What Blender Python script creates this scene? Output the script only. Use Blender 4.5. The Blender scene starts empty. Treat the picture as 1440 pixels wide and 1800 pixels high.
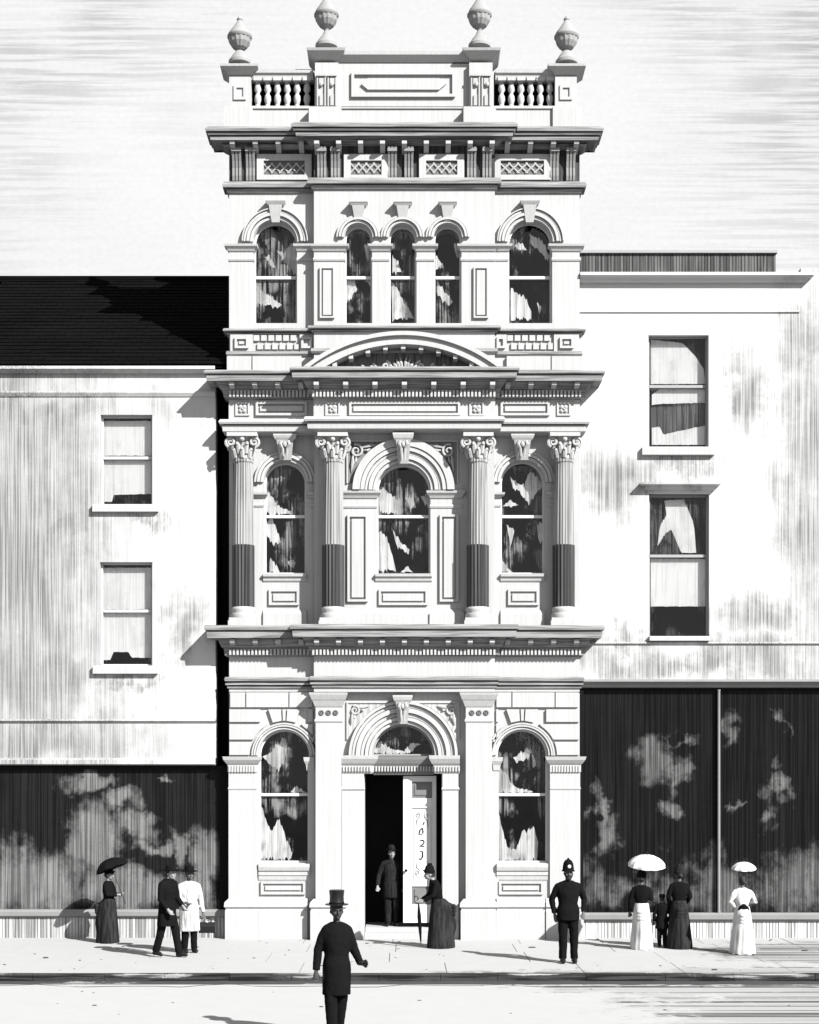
import bpy, bmesh, math, random
from mathutils import Vector, Matrix
from mathutils.geometry import tessellate_polygon

random.seed(7)
C = bpy.context.scene.collection
scene = bpy.context.scene
R = math.radians

# ------------------------------------------------------------------ camera
D = 32.0                 # camera to facade plane (m)
S = 86.0                 # photograph pixels per metre on the facade plane
K = S * D
EYE = 3.337              # eye height above pavement
HX, HY = 708.0, 1363.0   # vanishing point in the photograph

cam_d = bpy.data.cameras.new('camera')
cam = bpy.data.objects.new('camera', cam_d)
C.objects.link(cam)
cam.location = (0, -D, EYE)
cam.rotation_euler = (R(90), 0, 0)
cam_d.sensor_fit = 'VERTICAL'
cam_d.sensor_height = 36.0
cam_d.lens = 36.0 * K / 1800.0
cam_d.shift_x = (720 - HX) / 1800.0
cam_d.shift_y = (HY - 900) / 1800.0
cam_d.clip_end = 3000
scene.camera = cam

# ------------------------------------------------------------------ light
SUN_EL, SUN_AZ = 35.0, 43.0     # azimuth measured from the street axis towards the right
w = bpy.data.worlds.new('World')
scene.world = w
w.use_nodes = True
nt = w.node_tree
nt.nodes.clear()
def N(tree, t, **kw):
    n = tree.nodes.new(t)
    for k, v in kw.items():
        setattr(n, k, v)
    return n
def math_n(tree, op, a, b=None, c=None, clamp=False):
    n = tree.nodes.new('ShaderNodeMath'); n.operation = op; n.use_clamp = clamp
    for i, v in enumerate((a, b, c)):
        if v is None: continue
        if isinstance(v, (int, float)): n.inputs[i].default_value = v
        else: tree.links.new(v, n.inputs[i])
    return n.outputs[0]
def noise_n(tree, vec, scale=(1, 1, 1), detail=2.0, rough=.5, loc=(0, 0, 0), dist=0.0):
    m = N(tree, 'ShaderNodeMapping')
    m.inputs['Scale'].default_value = scale
    m.inputs['Location'].default_value = loc
    tree.links.new(vec, m.inputs['Vector'])
    n = N(tree, 'ShaderNodeTexNoise')
    n.inputs['Scale'].default_value = 1.0
    n.inputs['Detail'].default_value = detail
    n.inputs['Roughness'].default_value = rough
    n.inputs['Distortion'].default_value = dist
    tree.links.new(m.outputs[0], n.inputs['Vector'])
    return n.outputs[0]
def step_n(tree, v, lo, hi, a=0.0, b=1.0):
    n = N(tree, 'ShaderNodeMapRange')
    n.interpolation_type = 'SMOOTHSTEP'
    tree.links.new(v, n.inputs[0])
    for i, q in enumerate((lo, hi, a, b)): n.inputs[i + 1].default_value = q
    return n.outputs[0]

sky = N(nt, 'ShaderNodeTexSky')
sky.sky_type = 'NISHITA'
sky.sun_disc = False
sky.sun_elevation = R(SUN_EL)
sky.sun_rotation = R(180 - SUN_AZ)
sky.dust_density = 3.0
bw = N(nt, 'ShaderNodeRGBToBW')
nt.links.new(sky.outputs[0], bw.inputs[0])
tc = N(nt, 'ShaderNodeTexCoord')
gen = tc.outputs['Generated']
sepd = N(nt, 'ShaderNodeSeparateXYZ'); nt.links.new(gen, sepd.inputs[0])
veil = step_n(nt, noise_n(nt, gen, (1.3, 1.3, 2.6), 4, .55, (3.1, .4, 1.0)), .30, .62)
ay = math_n(nt, 'MAXIMUM', math_n(nt, 'ABSOLUTE', sepd.outputs['Y']), .08)
tx = math_n(nt, 'DIVIDE', sepd.outputs['X'], ay); tz = math_n(nt, 'DIVIDE', sepd.outputs['Z'], ay)
flat = N(nt, 'ShaderNodeCombineXYZ'); nt.links.new(tx, flat.inputs[0]); nt.links.new(tz, flat.inputs[1])
fine = step_n(nt, noise_n(nt, flat.outputs[0], (11, 330, 1), 3, .6), .42, .60)          # thin level cirrus threads
wisps = step_n(nt, noise_n(nt, flat.outputs[0], (5, 7, 1), 4, .6, (0.2, .7, 0)), .34, .66)
away = step_n(nt, math_n(nt, 'ADD', math_n(nt, 'ABSOLUTE', tx), math_n(nt, 'MULTIPLY', tz, .55)), .28, .55)
high = math_n(nt, 'MULTIPLY', step_n(nt, tz, .20, .46), away)
streak = math_n(nt, 'MULTIPLY', math_n(nt, 'MULTIPLY', fine, wisps), high)
grey = math_n(nt, 'MULTIPLY', wisps, high)
cloud = math_n(nt, 'MULTIPLY_ADD', veil, .5, 4.3)
cl = math_n(nt, 'MULTIPLY', cloud, math_n(nt, 'MULTIPLY_ADD', streak, -.46, 1.0))
cl = math_n(nt, 'MULTIPLY', cl, math_n(nt, 'MULTIPLY_ADD', grey, -.10, 1.0))
cl = math_n(nt, 'MULTIPLY', cl, step_n(nt, sepd.outputs['Z'], .35, 1.0, 1.0, .45))   # the cloud veil thins overhead
cl = math_n(nt, 'MULTIPLY', cl, math_n(nt, 'MULTIPLY_ADD', noise_n(nt, flat.outputs[0], (260, 330, 1), 2, .6), .16, .92))
mixv = math_n(nt, 'MULTIPLY_ADD', cl, .85, math_n(nt, 'MULTIPLY', bw.outputs[0], .15))
comb = N(nt, 'ShaderNodeCombineColor')
for i in range(3): nt.links.new(mixv, comb.inputs[i])
bg = N(nt, 'ShaderNodeBackground')
bg.inputs['Strength'].default_value = 0.08
nt.links.new(comb.outputs[0], bg.inputs['Color'])
out = N(nt, 'ShaderNodeOutputWorld')
nt.links.new(bg.outputs[0], out.inputs[0])

sun_d = bpy.data.lights.new('sun', 'SUN')
sun_d.energy = 5.0
sun_d.angle = R(0.5)
sun_d.color = (1, .995, .985)
sun = bpy.data.objects.new('sun', sun_d)
C.objects.link(sun)
sdir = Vector((math.cos(R(SUN_EL)) * math.sin(R(SUN_AZ)), -math.cos(R(SUN_EL)) * math.cos(R(SUN_AZ)), math.sin(R(SUN_EL))))
sun.rotation_euler = sdir.to_track_quat('Z', 'Y').to_euler()
sun.location = (20, -20, 30)

scene.view_settings.view_transform = 'Standard'
scene.view_settings.look = 'None'
scene.view_settings.exposure = 1.5
scene.view_settings.gamma = 1.0
scene.view_settings.use_curve_mapping = False
scene.cycles.max_bounces = 6
scene.cycles.transparent_max_bounces = 12

# ------------------------------------------------------------------ photograph pixel -> place
def X(px, Y=0.0): return (px - HX) * (D + Y) / K
def Z(py, Y=0.0): return EYE + (HY - py) * (D + Y) / K
def ground_y(py, g=0.0): return (EYE - g) * K / (py - HY) - D     # depth of a spot on the ground

# ------------------------------------------------------------------ materials
def mat(name, base, rough=.9, lines=None, blobs=None, alt=None, grain=.12, spec=.2, bump=.0, coords='world', blob_plane='xz', edge=(.35, .6), warp=1.1, wave=None, broken=1.6):
    """plain mineral / cloth / paint surface: base tone, fine combed grain, and placed patches of a second tone, painted reflections on shop glass"""
    m = bpy.data.materials.new(name)
    m.use_nodes = True
    t = m.node_tree
    b = t.nodes['Principled BSDF']
    b.inputs['Roughness'].default_value = rough
    b.inputs['Specular IOR Level'].default_value = spec
    if coords == 'world':
        g = N(t, 'ShaderNodeNewGeometry'); pos = g.outputs['Position']
    else:
        g = N(t, 'ShaderNodeTexCoord'); pos = g.outputs['Object']
    n1 = noise_n(t, pos, (2.2, 2.2, 2.2), 5, .6)
    n2 = noise_n(t, pos, (30, 30, 30), 2, .6)
    tone = math_n(t, 'ADD', math_n(t, 'MULTIPLY_ADD', n1, grain * 2, 1 - grain), math_n(t, 'MULTIPLY_ADD', n2, grain, -grain * .5))
    val = None
    if blobs:
        sep = N(t, 'ShaderNodeSeparateXYZ'); t.links.new(pos, sep.inputs[0])
        u = sep.outputs['X']; v = sep.outputs['Z' if blob_plane == 'xz' else 'Y']
        wx = noise_n(t, pos, (1.4, 1.4, 1.4), 4, .62, (3, 1, 7)); wz = noise_n(t, pos, (1.4, 1.4, 1.4), 4, .62, (9, 5, 2))
        u = math_n(t, 'ADD', u, math_n(t, 'MULTIPLY_ADD', wx, warp * 2, -warp)); v = math_n(t, 'ADD', v, math_n(t, 'MULTIPLY_ADD', wz, warp * 2, -warp))
        wob = noise_n(t, pos, (1.3, 1.3, .9), 5, .65)
        wob2 = noise_n(t, pos, (9, 9, 1.2), 2, .6)
        acc = None
        for (cx, cz, rx, rz) in blobs:
            a = math_n(t, 'MULTIPLY', math_n(t, 'SUBTRACT', u, cx), 1 / rx)
            c = math_n(t, 'MULTIPLY', math_n(t, 'SUBTRACT', v, cz), 1 / rz)
            dd = math_n(t, 'SQRT', math_n(t, 'ADD', math_n(t, 'MULTIPLY', a, a), math_n(t, 'MULTIPLY', c, c)))
            f = math_n(t, 'SUBTRACT', 1.25, dd)
            acc = f if acc is None else math_n(t, 'MAXIMUM', acc, f)
        f = math_n(t, 'ADD', acc, math_n(t, 'MULTIPLY_ADD', wob, broken, -.5 * broken))
        f = math_n(t, 'ADD', f, math_n(t, 'MULTIPLY_ADD', wob2, .5, -.25))
        mask = step_n(t, f, edge[0] - .1, edge[1])
        val = math_n(t, 'MULTIPLY_ADD', mask, alt - base, base)
        val = math_n(t, 'MULTIPLY', val, tone)
    else:
        val = math_n(t, 'MULTIPLY', tone, base)
    if lines:
        (sc, amt, lo, hi) = lines
        if wave:
            wv = N(t, 'ShaderNodeTexWave'); wv.wave_type = 'BANDS'; wv.bands_direction = 'X'
            wv.inputs['Scale'].default_value = .314 / wave; wv.inputs['Distortion'].default_value = 3.2; wv.inputs['Detail'].default_value = 2.0; wv.inputs['Detail Scale'].default_value = .6
            t.links.new(pos, wv.inputs['Vector'])
            ln = step_n(t, math_n(t, 'ADD', math_n(t, 'MULTIPLY', wv.outputs['Fac'], .42), math_n(t, 'MULTIPLY', noise_n(t, pos, sc, 2, .6), .75)), .38, .75)
        else:
            ln = step_n(t, noise_n(t, pos, sc, 1.5, .5), lo, hi)
        amt_s = amt
        if blobs and amt < 0:                      # grain shows only in the patches
            amt_s = math_n(t, 'MULTIPLY', mask, -amt)
            k = math_n(t, 'SUBTRACT', 1.0, math_n(t, 'MULTIPLY', ln, amt_s))
        else:
            k = math_n(t, 'MULTIPLY_ADD', ln, -amt, 1.0)
        val = math_n(t, 'MULTIPLY', val, k)
    cc = N(t, 'ShaderNodeCombineColor')
    for i in range(3): t.links.new(val, cc.inputs[i])
    t.links.new(cc.outputs[0], b.inputs['Base Color'])
    if bump:
        bn = N(t, 'ShaderNodeBump'); bn.inputs['Strength'].default_value = bump; bn.inputs['Distance'].default_value = .02
        t.links.new(n2, bn.inputs['Height']); t.links.new(bn.outputs[0], b.inputs['Normal'])
    return m

def glass_mat(name, dust=.35, dust_tone=.25, seed=0.0, lo=.47, hi=.63):
    """clear window pane with streaks of dust"""
    m = bpy.data.materials.new(name); m.use_nodes = True
    t = m.node_tree; t.nodes.clear()
    g = N(t, 'ShaderNodeNewGeometry'); pos = g.outputs['Position']
    st = step_n(t, noise_n(t, pos, (30, 30, 1.0), 1.5, .5, (seed, 0, 0)), .40, .62)
    pt = step_n(t, noise_n(t, pos, (2.0, 2.0, 1.4), 4, .6, (seed, seed, 1)), lo, hi)
    f = math_n(t, 'MULTIPLY', math_n(t, 'MULTIPLY', st, pt), dust)
    tr = N(t, 'ShaderNodeBsdfTransparent'); tr.inputs[0].default_value = (.93, .93, .93, 1)
    gl = N(t, 'ShaderNodeBsdfGlossy'); gl.inputs['Roughness'].default_value = .03
    gl.inputs[0].default_value = (.9, .9, .9, 1)
    fr = N(t, 'ShaderNodeFresnel'); fr.inputs[0].default_value = 1.45
    mx = N(t, 'ShaderNodeMixShader')
    t.links.new(math_n(t, 'MULTIPLY', fr.outputs[0], .5), mx.inputs[0]); t.links.new(tr.outputs[0], mx.inputs[1]); t.links.new(gl.outputs[0], mx.inputs[2])
    df = N(t, 'ShaderNodeBsdfDiffuse'); df.inputs[0].default_value = (dust_tone,) * 3 + (1,)
    m2 = N(t, 'ShaderNodeMixShader')
    t.links.new(f, m2.inputs[0]); t.links.new(mx.outputs[0], m2.inputs[1]); t.links.new(df.outputs[0], m2.inputs[2])
    o = N(t, 'ShaderNodeOutputMaterial'); t.links.new(m2.outputs[0], o.inputs[0])
    return m

V_LINES = (26, 26, .55)
STONE = mat('white_stone', .29, .85, lines=(V_LINES, .07, .46, .60), grain=.05, bump=.15)
CORN = mat('grey_streaked_cornice_stone', .19, .85, lines=((1.2, 1.2, 42), .45, .44, .60), grain=.18, bump=.2)  # greyer than the wall stone, with level streaks
FRZ = mat('shade_toned_frieze', .045, .9, lines=(V_LINES, .5, .44, .6), grain=.25)  # dark tone paints in the shade between the brackets
BRK = mat('grey_bracket_stone', .15, .85, grain=.15, bump=.2)
STONE_ORN = mat('carved_stone', .26, .85, grain=.10, bump=.2)
COL_DARK = mat('dark_fluted_marble', .035, .5, lines=((34, 34, .4), .5, .45, .6), grain=.2)
COL_LIGHT = mat('pale_column_stone', .20, .75, lines=((30, 30, .4), .45, .45, .6), grain=.1)
BLACK = mat('black_paint', .004, .6, spec=.05)
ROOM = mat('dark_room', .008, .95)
FRAME = mat('white_sash_paint', .42, .6, grain=.05)
FRAME_GREY = mat('grey_sash_paint', .20, .6, grain=.08)
CLOTH_W = mat('white_reflection_cloth', .62, .95, lines=((34, 34, 1.2), .35, .50, .64), grain=.12)  # cloth standing in for pale window reflections
BLIND = mat('white_roller_blind', .62, .95, lines=((34, 34, .8), .15, .5, .66), grain=.08)
GLASS = glass_mat('window_glass', dust=.55, dust_tone=.22)
GLASS_CLEAR = glass_mat('clear_window_glass', dust=.12)
SLATE = mat('black_slate', .0035, .9, spec=.02, lines=((.5, 20, 20), .5, .4, .6), grain=.35, bump=.3)
DOORP = mat('white_door_paint', .42, .5, grain=.05)
INK = mat('black_lettering', .01, .6)

# ------------------------------------------------------------------ mesh helpers
class MB:
    def __init__(self): self.v = []; self.f = []
    def add(self, vs, fs):
        o = len(self.v)
        self.v += [tuple(p) for p in vs]
        self.f += [tuple(i + o for i in q) for q in fs]
    def box(self, x0, x1, y0, y1, z0, z1):
        vs = [(x, y, z) for z in (z0, z1) for y in (y0, y1) for x in (x0, x1)]
        self.add(vs, [(0, 2, 3, 1), (4, 5, 7, 6), (0, 1, 5, 4), (2, 6, 7, 3), (0, 4, 6, 2), (1, 3, 7, 5)])
    def pbox(self, px0, px1, py0, py1, Yf, Yb):
        """box whose front face (at depth Yf) spans these photograph pixels"""
        self.box(X(px0, Yf), X(px1, Yf), Yf, Yb, Z(py1, Yf), Z(py0, Yf))
    def prism(self, loops, y0, y1):
        """polygon with holes in the xz plane, extruded from y0 (front) to y1"""
        flat = [p for l in loops for p in l]
        tris = tessellate_polygon([[Vector((p[0], p[1], 0)) for p in l] for l in loops])
        n = len(flat)
        vs = [(p[0], y0, p[1]) for p in flat] + [(p[0], y1, p[1]) for p in flat]
        fs = [tuple(t) for t in tris] + [tuple(i + n for i in reversed(t)) for t in tris]
        o = 0
        for l in loops:
            m = len(l)
            for i in range(m):
                a, b = o + i, o + (i + 1) % m
                fs.append((a, b, b + n, a + n))
            o += m
        self.add(vs, fs)
    def loft(self, rings, cap=True):
        n = len(rings[0]); vs = [p for r in rings for p in r]; fs = []
        for k in range(len(rings) - 1):
            for i in range(n):
                a = k * n + i; b = k * n + (i + 1) % n
                fs.append((a, b, b + n, a + n))
        if cap:
            fs.append(tuple(range(n - 1, -1, -1)))
            fs.append(tuple(range((len(rings) - 1) * n, len(rings) * n)))
        self.add(vs, fs)
    def lathe(self, cx, cy, prof, n=20, sx=1.0, sy=1.0, flute=0.0):
        rings = []
        for (r, z) in prof:
            rings.append([(cx + sx * r * (1 - (flute if i % 2 else 0)) * math.cos(2 * math.pi * i / n), cy + sy * r * (1 - (flute if i % 2 else 0)) * math.sin(2 * math.pi * i / n), z) for i in range(n)])
        self.loft(rings)
    def tube(self, pts, r, n=6, r2=None):
        """round bar through points; r may be a list"""
        P = [Vector(p) for p in pts]; m = len(P)
        rad = r if isinstance(r, (list, tuple)) else [r] * m
        rings = []
        prev = None
        for i in range(m):
            t = (P[min(i + 1, m - 1)] - P[max(i - 1, 0)])
            t = t.normalized() if t.length > 1e-9 else Vector((0, 0, 1))
            if prev is None:
                u = t.orthogonal().normalized()
            else:
                u = (prev - t * prev.dot(t)); u = u.normalized() if u.length > 1e-6 else t.orthogonal().normalized()
            prev = u
            v = t.cross(u)
            rings.append([P[i] + (u * math.cos(2 * math.pi * k / n) + v * math.sin(2 * math.pi * k / n)) * rad[i] for k in range(n)])
        self.loft(rings)
    def ball(self, c, rx, ry, rz, n=12, m=8, rot=None):
        rings = []
        for j in range(1, m):
            a = math.pi * j / m
            ring = []
            for i in range(n):
                b = 2 * math.pi * i / n
                p = Vector((rx * math.sin(a) * math.cos(b), ry * math.sin(a) * math.sin(b), -rz * math.cos(a)))
                if rot: p = rot @ p
                ring.append(Vector(c) + p)
            rings.append(ring)
        self.loft(rings)
    def mould(self, x0, x1, Yf, Yb, prof, eL=1.0, eR=1.0):
        """horizontal moulding with returned ends; prof = [(projection, z)] from bottom to top"""
        rings = []
        for (p, z) in prof:
            rings.append([(x0 - p * eL, Yb, z), (x0 - p * eL, Yf - p, z), (x1 + p * eR, Yf - p, z), (x1 + p * eR, Yb, z)])
        self.loft(rings)
    def build(self, name, m, parent=None, smooth=False, data=None):
        me = bpy.data.meshes.new(name)
        me.from_pydata(self.v, [], self.f)
        bm = bmesh.new(); bm.from_mesh(me)
        bmesh.ops.recalc_face_normals(bm, faces=bm.faces)
        bm.to_mesh(me); bm.free()
        if smooth:
            for p in me.polygons: p.use_smooth = True
            try: me.set_sharp_from_angle(angle=R(38))
            except Exception: pass
        me.materials.append(m)
        o = bpy.data.objects.new(name, me)
        C.objects.link(o)
        if parent is not None: o.parent = parent
        return o

def tag(o, label=None, cat=None, group=None, kind=None):
    if label: o['label'] = label
    if cat: o['category'] = cat
    if group: o['group'] = group
    if kind: o['kind'] = kind
    return o
def empty(name, loc=(0, 0, 0), rz=0.0):
    o = bpy.data.objects.new(name, None); C.objects.link(o)
    o.location = loc; o.rotation_euler = (0, 0, rz); o.empty_display_size = .3
    return o
def copy_part(o, loc=None, parent=None):
    c = o.copy(); C.objects.link(c)
    if parent is not None: c.parent = parent
    if loc is not None: c.location = loc
    return c

# ------------------------------------------------------------------ ground
KERB_Y = ground_y(1710)
PAVE = mat('pale_flagged_pavement', .27, .9, lines=((.12, 7, 7), -.75, .47, .60), grain=.06, bump=.1,
           blobs=[(X(1395), -2.6, 2.6, 2.2), (X(1340), -5.3, 3.5, .7), (X(960), -5.5, 3.0, .35)], alt=.22, blob_plane='xy')
ROAD = mat('dusty_road', .28, .95, lines=((.10, 9.0, 9.0), -.8, .48, .60), grain=.05, bump=.15,
           blobs=[(7.0, -9.5, 4.0, 3.6), (5.4, -6.9, 3.6, .8), (9.5, -14, 4.2, 5.0)], alt=.24, blob_plane='xy')
GUTTER = mat('damp_gutter', .035, .9, lines=((1.2, 16, 16), -.9, .42, .56), grain=.4, bump=.4,
             blobs=[(-5.2, -6.1, .7, .25), (-1.4, -6.1, .5, .3), (-7.6, -6.0, .5, .2)], alt=.30, blob_plane='xy')
KERB = mat('bluestone_kerb', .026, .9, lines=((1.1, 20, 30), .85, .42, .58), grain=.6, blobs=[(-7.5, 0, .9, .06), (-4.2, -.03, .8, .05), (-1.6, -.02, .5, .05), (2.2, 0, .6, .04), (6, -.02, 1.2, .05)], alt=.2, warp=.05, bump=.4)

g = MB(); g.box(-400, 400, -400, 400, -1.2, -.40)
EARTH = mat('bare_earth', .12, .95, grain=.2)
tag(g.build('ground', EARTH), kind='structure')
g = MB(); g.box(-60, 60, -13.5, KERB_Y - .74, -.38, -.10)
tag(g.build('road', ROAD), kind='structure')
g = MB(); g.box(-60, 60, -60, -13.505, -.38, -.098)
DARK_ROAD = mat('unseen_dark_road', .10, .95, grain=.2, bump=.3)  # dark road out of view, added to cut light bounced onto the facade
tag(g.build('bounce_cutting_road', DARK_ROAD), kind='structure')
g = MB()
n = 120
rings = []
for i in range(n + 1):
    x = -24 + 48 * i / n
    e = .05 * math.sin(x * 1.7) + .05 * math.sin(x * 4.1 + 1) + random.uniform(-.03, .03)
    rings.append([(x, KERB_Y - .12, -.38), (x, KERB_Y - .12, -.122), (x, KERB_Y - .36, -.13), (x, KERB_Y - .95 + e * 2.2, -.096), (x, KERB_Y - .95 + e * 2.2, -.38)])
g.loft(rings)
tag(g.build('gutter', GUTTER), kind='structure')
kerb = empty('kerb', (0, KERB_Y, 0)); tag(kerb, kind='structure')
kx = -20.0; first = None
while kx < 20:
    L = random.uniform(.95, 1.5)
    k = MB(); j = random.uniform(-.008, .008)
    k.loft([[(x, y0, -.30), (x, y0, -.02), (x, y0 + .03, -.002 + j * .3), (x, .0, -.002 + j * .3), (x, .0, -.30)] for x, y0 in ((kx + .004, -.13 + j), (kx + L - .004, -.13 + j))])
    k.build('kerb_stone', KERB, kerb)
    kx += L
pave = empty('pavement', (0, 0, 0)); tag(pave, kind='structure')
y = KERB_Y
rows = [KERB_Y, KERB_Y + 1.55, KERB_Y + 3.15, KERB_Y + 4.6, .9]
for r in range(4):
    x = -14 + random.uniform(0, 1)
    while x < 14:
        L = random.uniform(1.5, 2.6)
        b = MB(); b.box(x + .007, x + L - .007, rows[r] + .010, rows[r + 1] - .010, -.3, random.uniform(-.003, .003))
        b.build('flagstone', PAVE, pave)
        x += L
bed = MB(); bed.box(-60, 60, KERB_Y + .003, 1.2, -.36, -.02)
bed.build('bedding', PAVE, pave)

# loose grit and droppings on the ground
GRIT = mat('dark_grit', .04, .95, grain=.3)
gr = MB()
rg_ = random.Random(3)
for i in range(110):
    on_road = i % 3 == 0
    x = rg_.uniform(-9, 9.5); y = rg_.uniform(-11.5, KERB_Y - .7) if on_road else rg_.uniform(KERB_Y + .1, .1)
    z = -.10 if on_road else 0.0; q = rg_.choice((.010, .013, .016, .022)) if rg_.random() > .06 else .036
    gr.ball((x, y, z + q * .25), q * rg_.uniform(1, 2.2), q, q * .5, 6, 4)
tag(gr.build('grit', GRIT), kind='stuff')

# ------------------------------------------------------------------ facade helpers
def outline(cx, hw, zs, zb, d=0.0, n=22):
    """arched opening outline, d = inset"""
    r = hw - d
    pts = [(cx - r, zb + d), (cx + r, zb + d)]
    for i in range(n + 1):
        a = math.pi * i / n
        pts.append((cx + r * math.cos(a), zs + r * math.sin(a)))
    return pts
def rect_loop(x0, x1, z0, z1): return [(x0, z0), (x1, z0), (x1, z1), (x0, z1)]
def ring_band(mb, cx, zs, r0, r1, Y0, Y1, a0=0.0, a1=math.pi, n=28, foot=0.0):
    pts = [(cx + r1 * math.cos(a0 + (a1 - a0) * i / n), zs + r1 * math.sin(a0 + (a1 - a0) * i / n)) for i in range(n + 1)]
    pts += [(cx + r0 * math.cos(a1 - (a1 - a0) * i / n), zs + r0 * math.sin(a1 - (a1 - a0) * i / n)) for i in range(n + 1)]
    mb.prism([pts], Y0, Y1)
def curtain(win, poly, Y, m=None, step=2.0, amp=.006, name='reflection_cloth', rag=6.0):  # hangs a cloth standing in for a reflection
    """thin ragged cloth behind the pane, for blinds and for shapes imitating reflections; poly in photograph pixels"""
    m = m or CLOTH_W
    xs = [p[0] for p in poly]; x0, x1 = min(xs), max(xs)
    nn = max(3, int((x1 - x0) / step)); mb = MB()
    ph = random.uniform(0, 6)
    jt = [random.uniform(-1, 1) * (1 if k % 2 else .4) for k in range(nn + 1)]; jb = [random.uniform(-1, 1) * (1 if k % 2 else .4) for k in range(nn + 1)]
    def spans(c):
        ys = []
        for k in range(len(poly)):
            (ax, ay), (bx, by) = poly[k], poly[(k + 1) % len(poly)]
            if (ax <= c < bx) or (bx <= c < ax):
                ys.append(ay + (by - ay) * (c - ax) / (bx - ax))
        return sorted(ys)
    for i in range(nn):
        a = x0 + (x1 - x0) * i / nn; b = x0 + (x1 - x0) * (i + 1) / nn; e = (b - a) * .02
        sa, sb = spans(a + e), spans(b - e)
        if len(sa) != len(sb): sa = sb = spans((a + b) / 2)
        for q in range(0, len(sa) - 1, 2):
            ga = min(rag, (sa[q + 1] - sa[q]) * .35); gb = min(rag, (sb[q + 1] - sb[q]) * .35)
            ta, tb = sa[q] + jt[i] * ga, sb[q] + jt[i + 1] * gb
            ua, ub = sa[q + 1] + jb[i] * ga, sb[q + 1] + jb[i + 1] * gb
            wa = Y + amp * math.sin(ph + a * .45); wb = Y + amp * math.sin(ph + b * .45)
            mb.add([(X(a, Y), wa, Z(ua, Y)), (X(b, Y), wb, Z(ub, Y)), (X(b, Y), wb, Z(tb, Y)), (X(a, Y), wa, Z(ta, Y))], [(0, 1, 2, 3)])
    return mb.build(name, m, win)
def window(parent, pxc, hwpx, pys, pyb, pyr, Yf, depth=.2, arch=True, reflections_or_blinds=(), frame=None, glass=None, fw=.036, pyt=None, name='window', blind=False):
    """sash window: frame with meeting rail, upper and lower pane, cloth reflections or blinds behind"""
    cx = X(pxc, Yf); hw = hwpx / S * (D + Yf) / D; zb = Z(pyb, Yf); zr = Z(pyr, Yf)
    Yg = Yf + depth
    mb = MB()
    if arch:
        zs = Z(pys, Yf)
        mb.prism([outline(cx, hw + .015, zs, zb - .015), outline(cx, hw, zs, zb, fw)], Yg - .04, Yg + .03)
        up = [(cx - hw + fw, zr), (cx + hw - fw, zr)] + outline(cx, hw, zs, zb, fw)[2:]
    else:
        zt = Z(pyt, Yf)
        mb.prism([rect_loop(cx - hw - .015, cx + hw + .015, zb - .015, zt + .015), rect_loop(cx - hw + fw, cx + hw - fw, zb + fw, zt - fw)], Yg - .04, Yg + .03)
        up = rect_loop(cx - hw + fw, cx + hw - fw, zr, zt - fw)
    mb.box(cx - hw + fw, cx + hw - fw, Yg - .05, Yg + .025, zr - .028, zr + .028)
    # lower sash stiles stand a little behind
    wn = mb.build(name, frame or FRAME, parent)
    p = MB(); p.prism([up], Yg + .004, Yg + .010); p.build('pane', glass or GLASS, wn)
    p = MB(); p.prism([rect_loop(cx - hw + fw, cx + hw - fw, zb + fw, zr - .028)], Yg + .012, Yg + .018); p.build('pane', glass or GLASS, wn)
    for c in reflections_or_blinds:
        if blind: curtain(wn, c, Yg + .05, BLIND, 3.0, .0, 'blind', .6)
        else: curtain(wn, c, Yg + .06)  # added cloth imitating a reflection in the pane
    return wn
def archivolt(parent, pxc, hwpx, pys, Yf, steps, name='archivolt'):
    """steps: (r0px, r1px, projection)"""
    mb = MB(); cx = X(pxc, Yf); zs = Z(pys, Yf)
    for (a, b, p) in steps:
        q = (D + Yf) / K
        ring_band(mb, cx, zs, (a + .55) * q, (b - .55) * q, Yf - p - .02, Yf + .02)
    return mb.build(name, STONE, parent)
def keystone(parent, px0, px1, py0, py1, Yf, proj=.16, taper=.3, orn=False):
    mb = MB(); Y1 = Yf - proj
    x0, x1, z0, z1 = X(px0, Y1), X(px1, Y1), Z(py1, Y1), Z(py0, Y1)
    dx = (x1 - x0) * taper; zc = z1 - (z1 - z0) * .22
    # tapered console body leaning back to its foot
    mb.add([(x0 + dx, Yf - proj * .45, z0), (x1 - dx, Yf - proj * .45, z0), (x1 - dx * .3, Y1, zc), (x0 + dx * .3, Y1, zc),
            (x0 + dx, Yf + .05, z0), (x1 - dx, Yf + .05, z0), (x1 - dx * .3, Yf + .05, zc), (x0 + dx * .3, Yf + .05, zc)],
           [(0, 1, 2, 3), (4, 7, 6, 5), (0, 4, 5, 1), (1, 5, 6, 2), (2, 6, 7, 3), (3, 7, 4, 0)])
    ko = mb.build('keystone', STONE, parent)
    c = MB(); c.mould(x0, x1, Y1, Yf + .05, [(.0, zc - .002), (.02, zc + .03), (.04, z1 - .03), (.04, z1)]); c.build('keystone_cap', STONE, ko)
    if orn:
        s = MB(); xm = (x0 + x1) / 2; rr = (x1 - x0) * .24
        for sx in (-1, 1):
            s.tube([(xm + sx * (rr * .7), Y1 - .015, zc - .03), (xm + sx * rr, Y1 - .02, zc - .10), (xm + sx * rr * .5, Y1 + .01, zc - .18), (xm + sx * rr * .3, Y1 + .04, z0 + .05)], [.03, .035, .028, .02], 6)
        s.ball((xm, Y1 - .01, zc - .10), .045, .04, .06, 8, 6)
        s.build('leaf', STONE_ORN, ko)
    return ko
def spiral(cx, cz, Y, r, turns, start, sgn=1, n=26):
    return [(cx + sgn * r * (1 - .82 * i / n) * math.cos(start + turns * 2 * math.pi * i / n), Y, cz + r * (1 - .82 * i / n) * math.sin(start + turns * 2 * math.pi * i / n)) for i in range(n + 1)]
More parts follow.
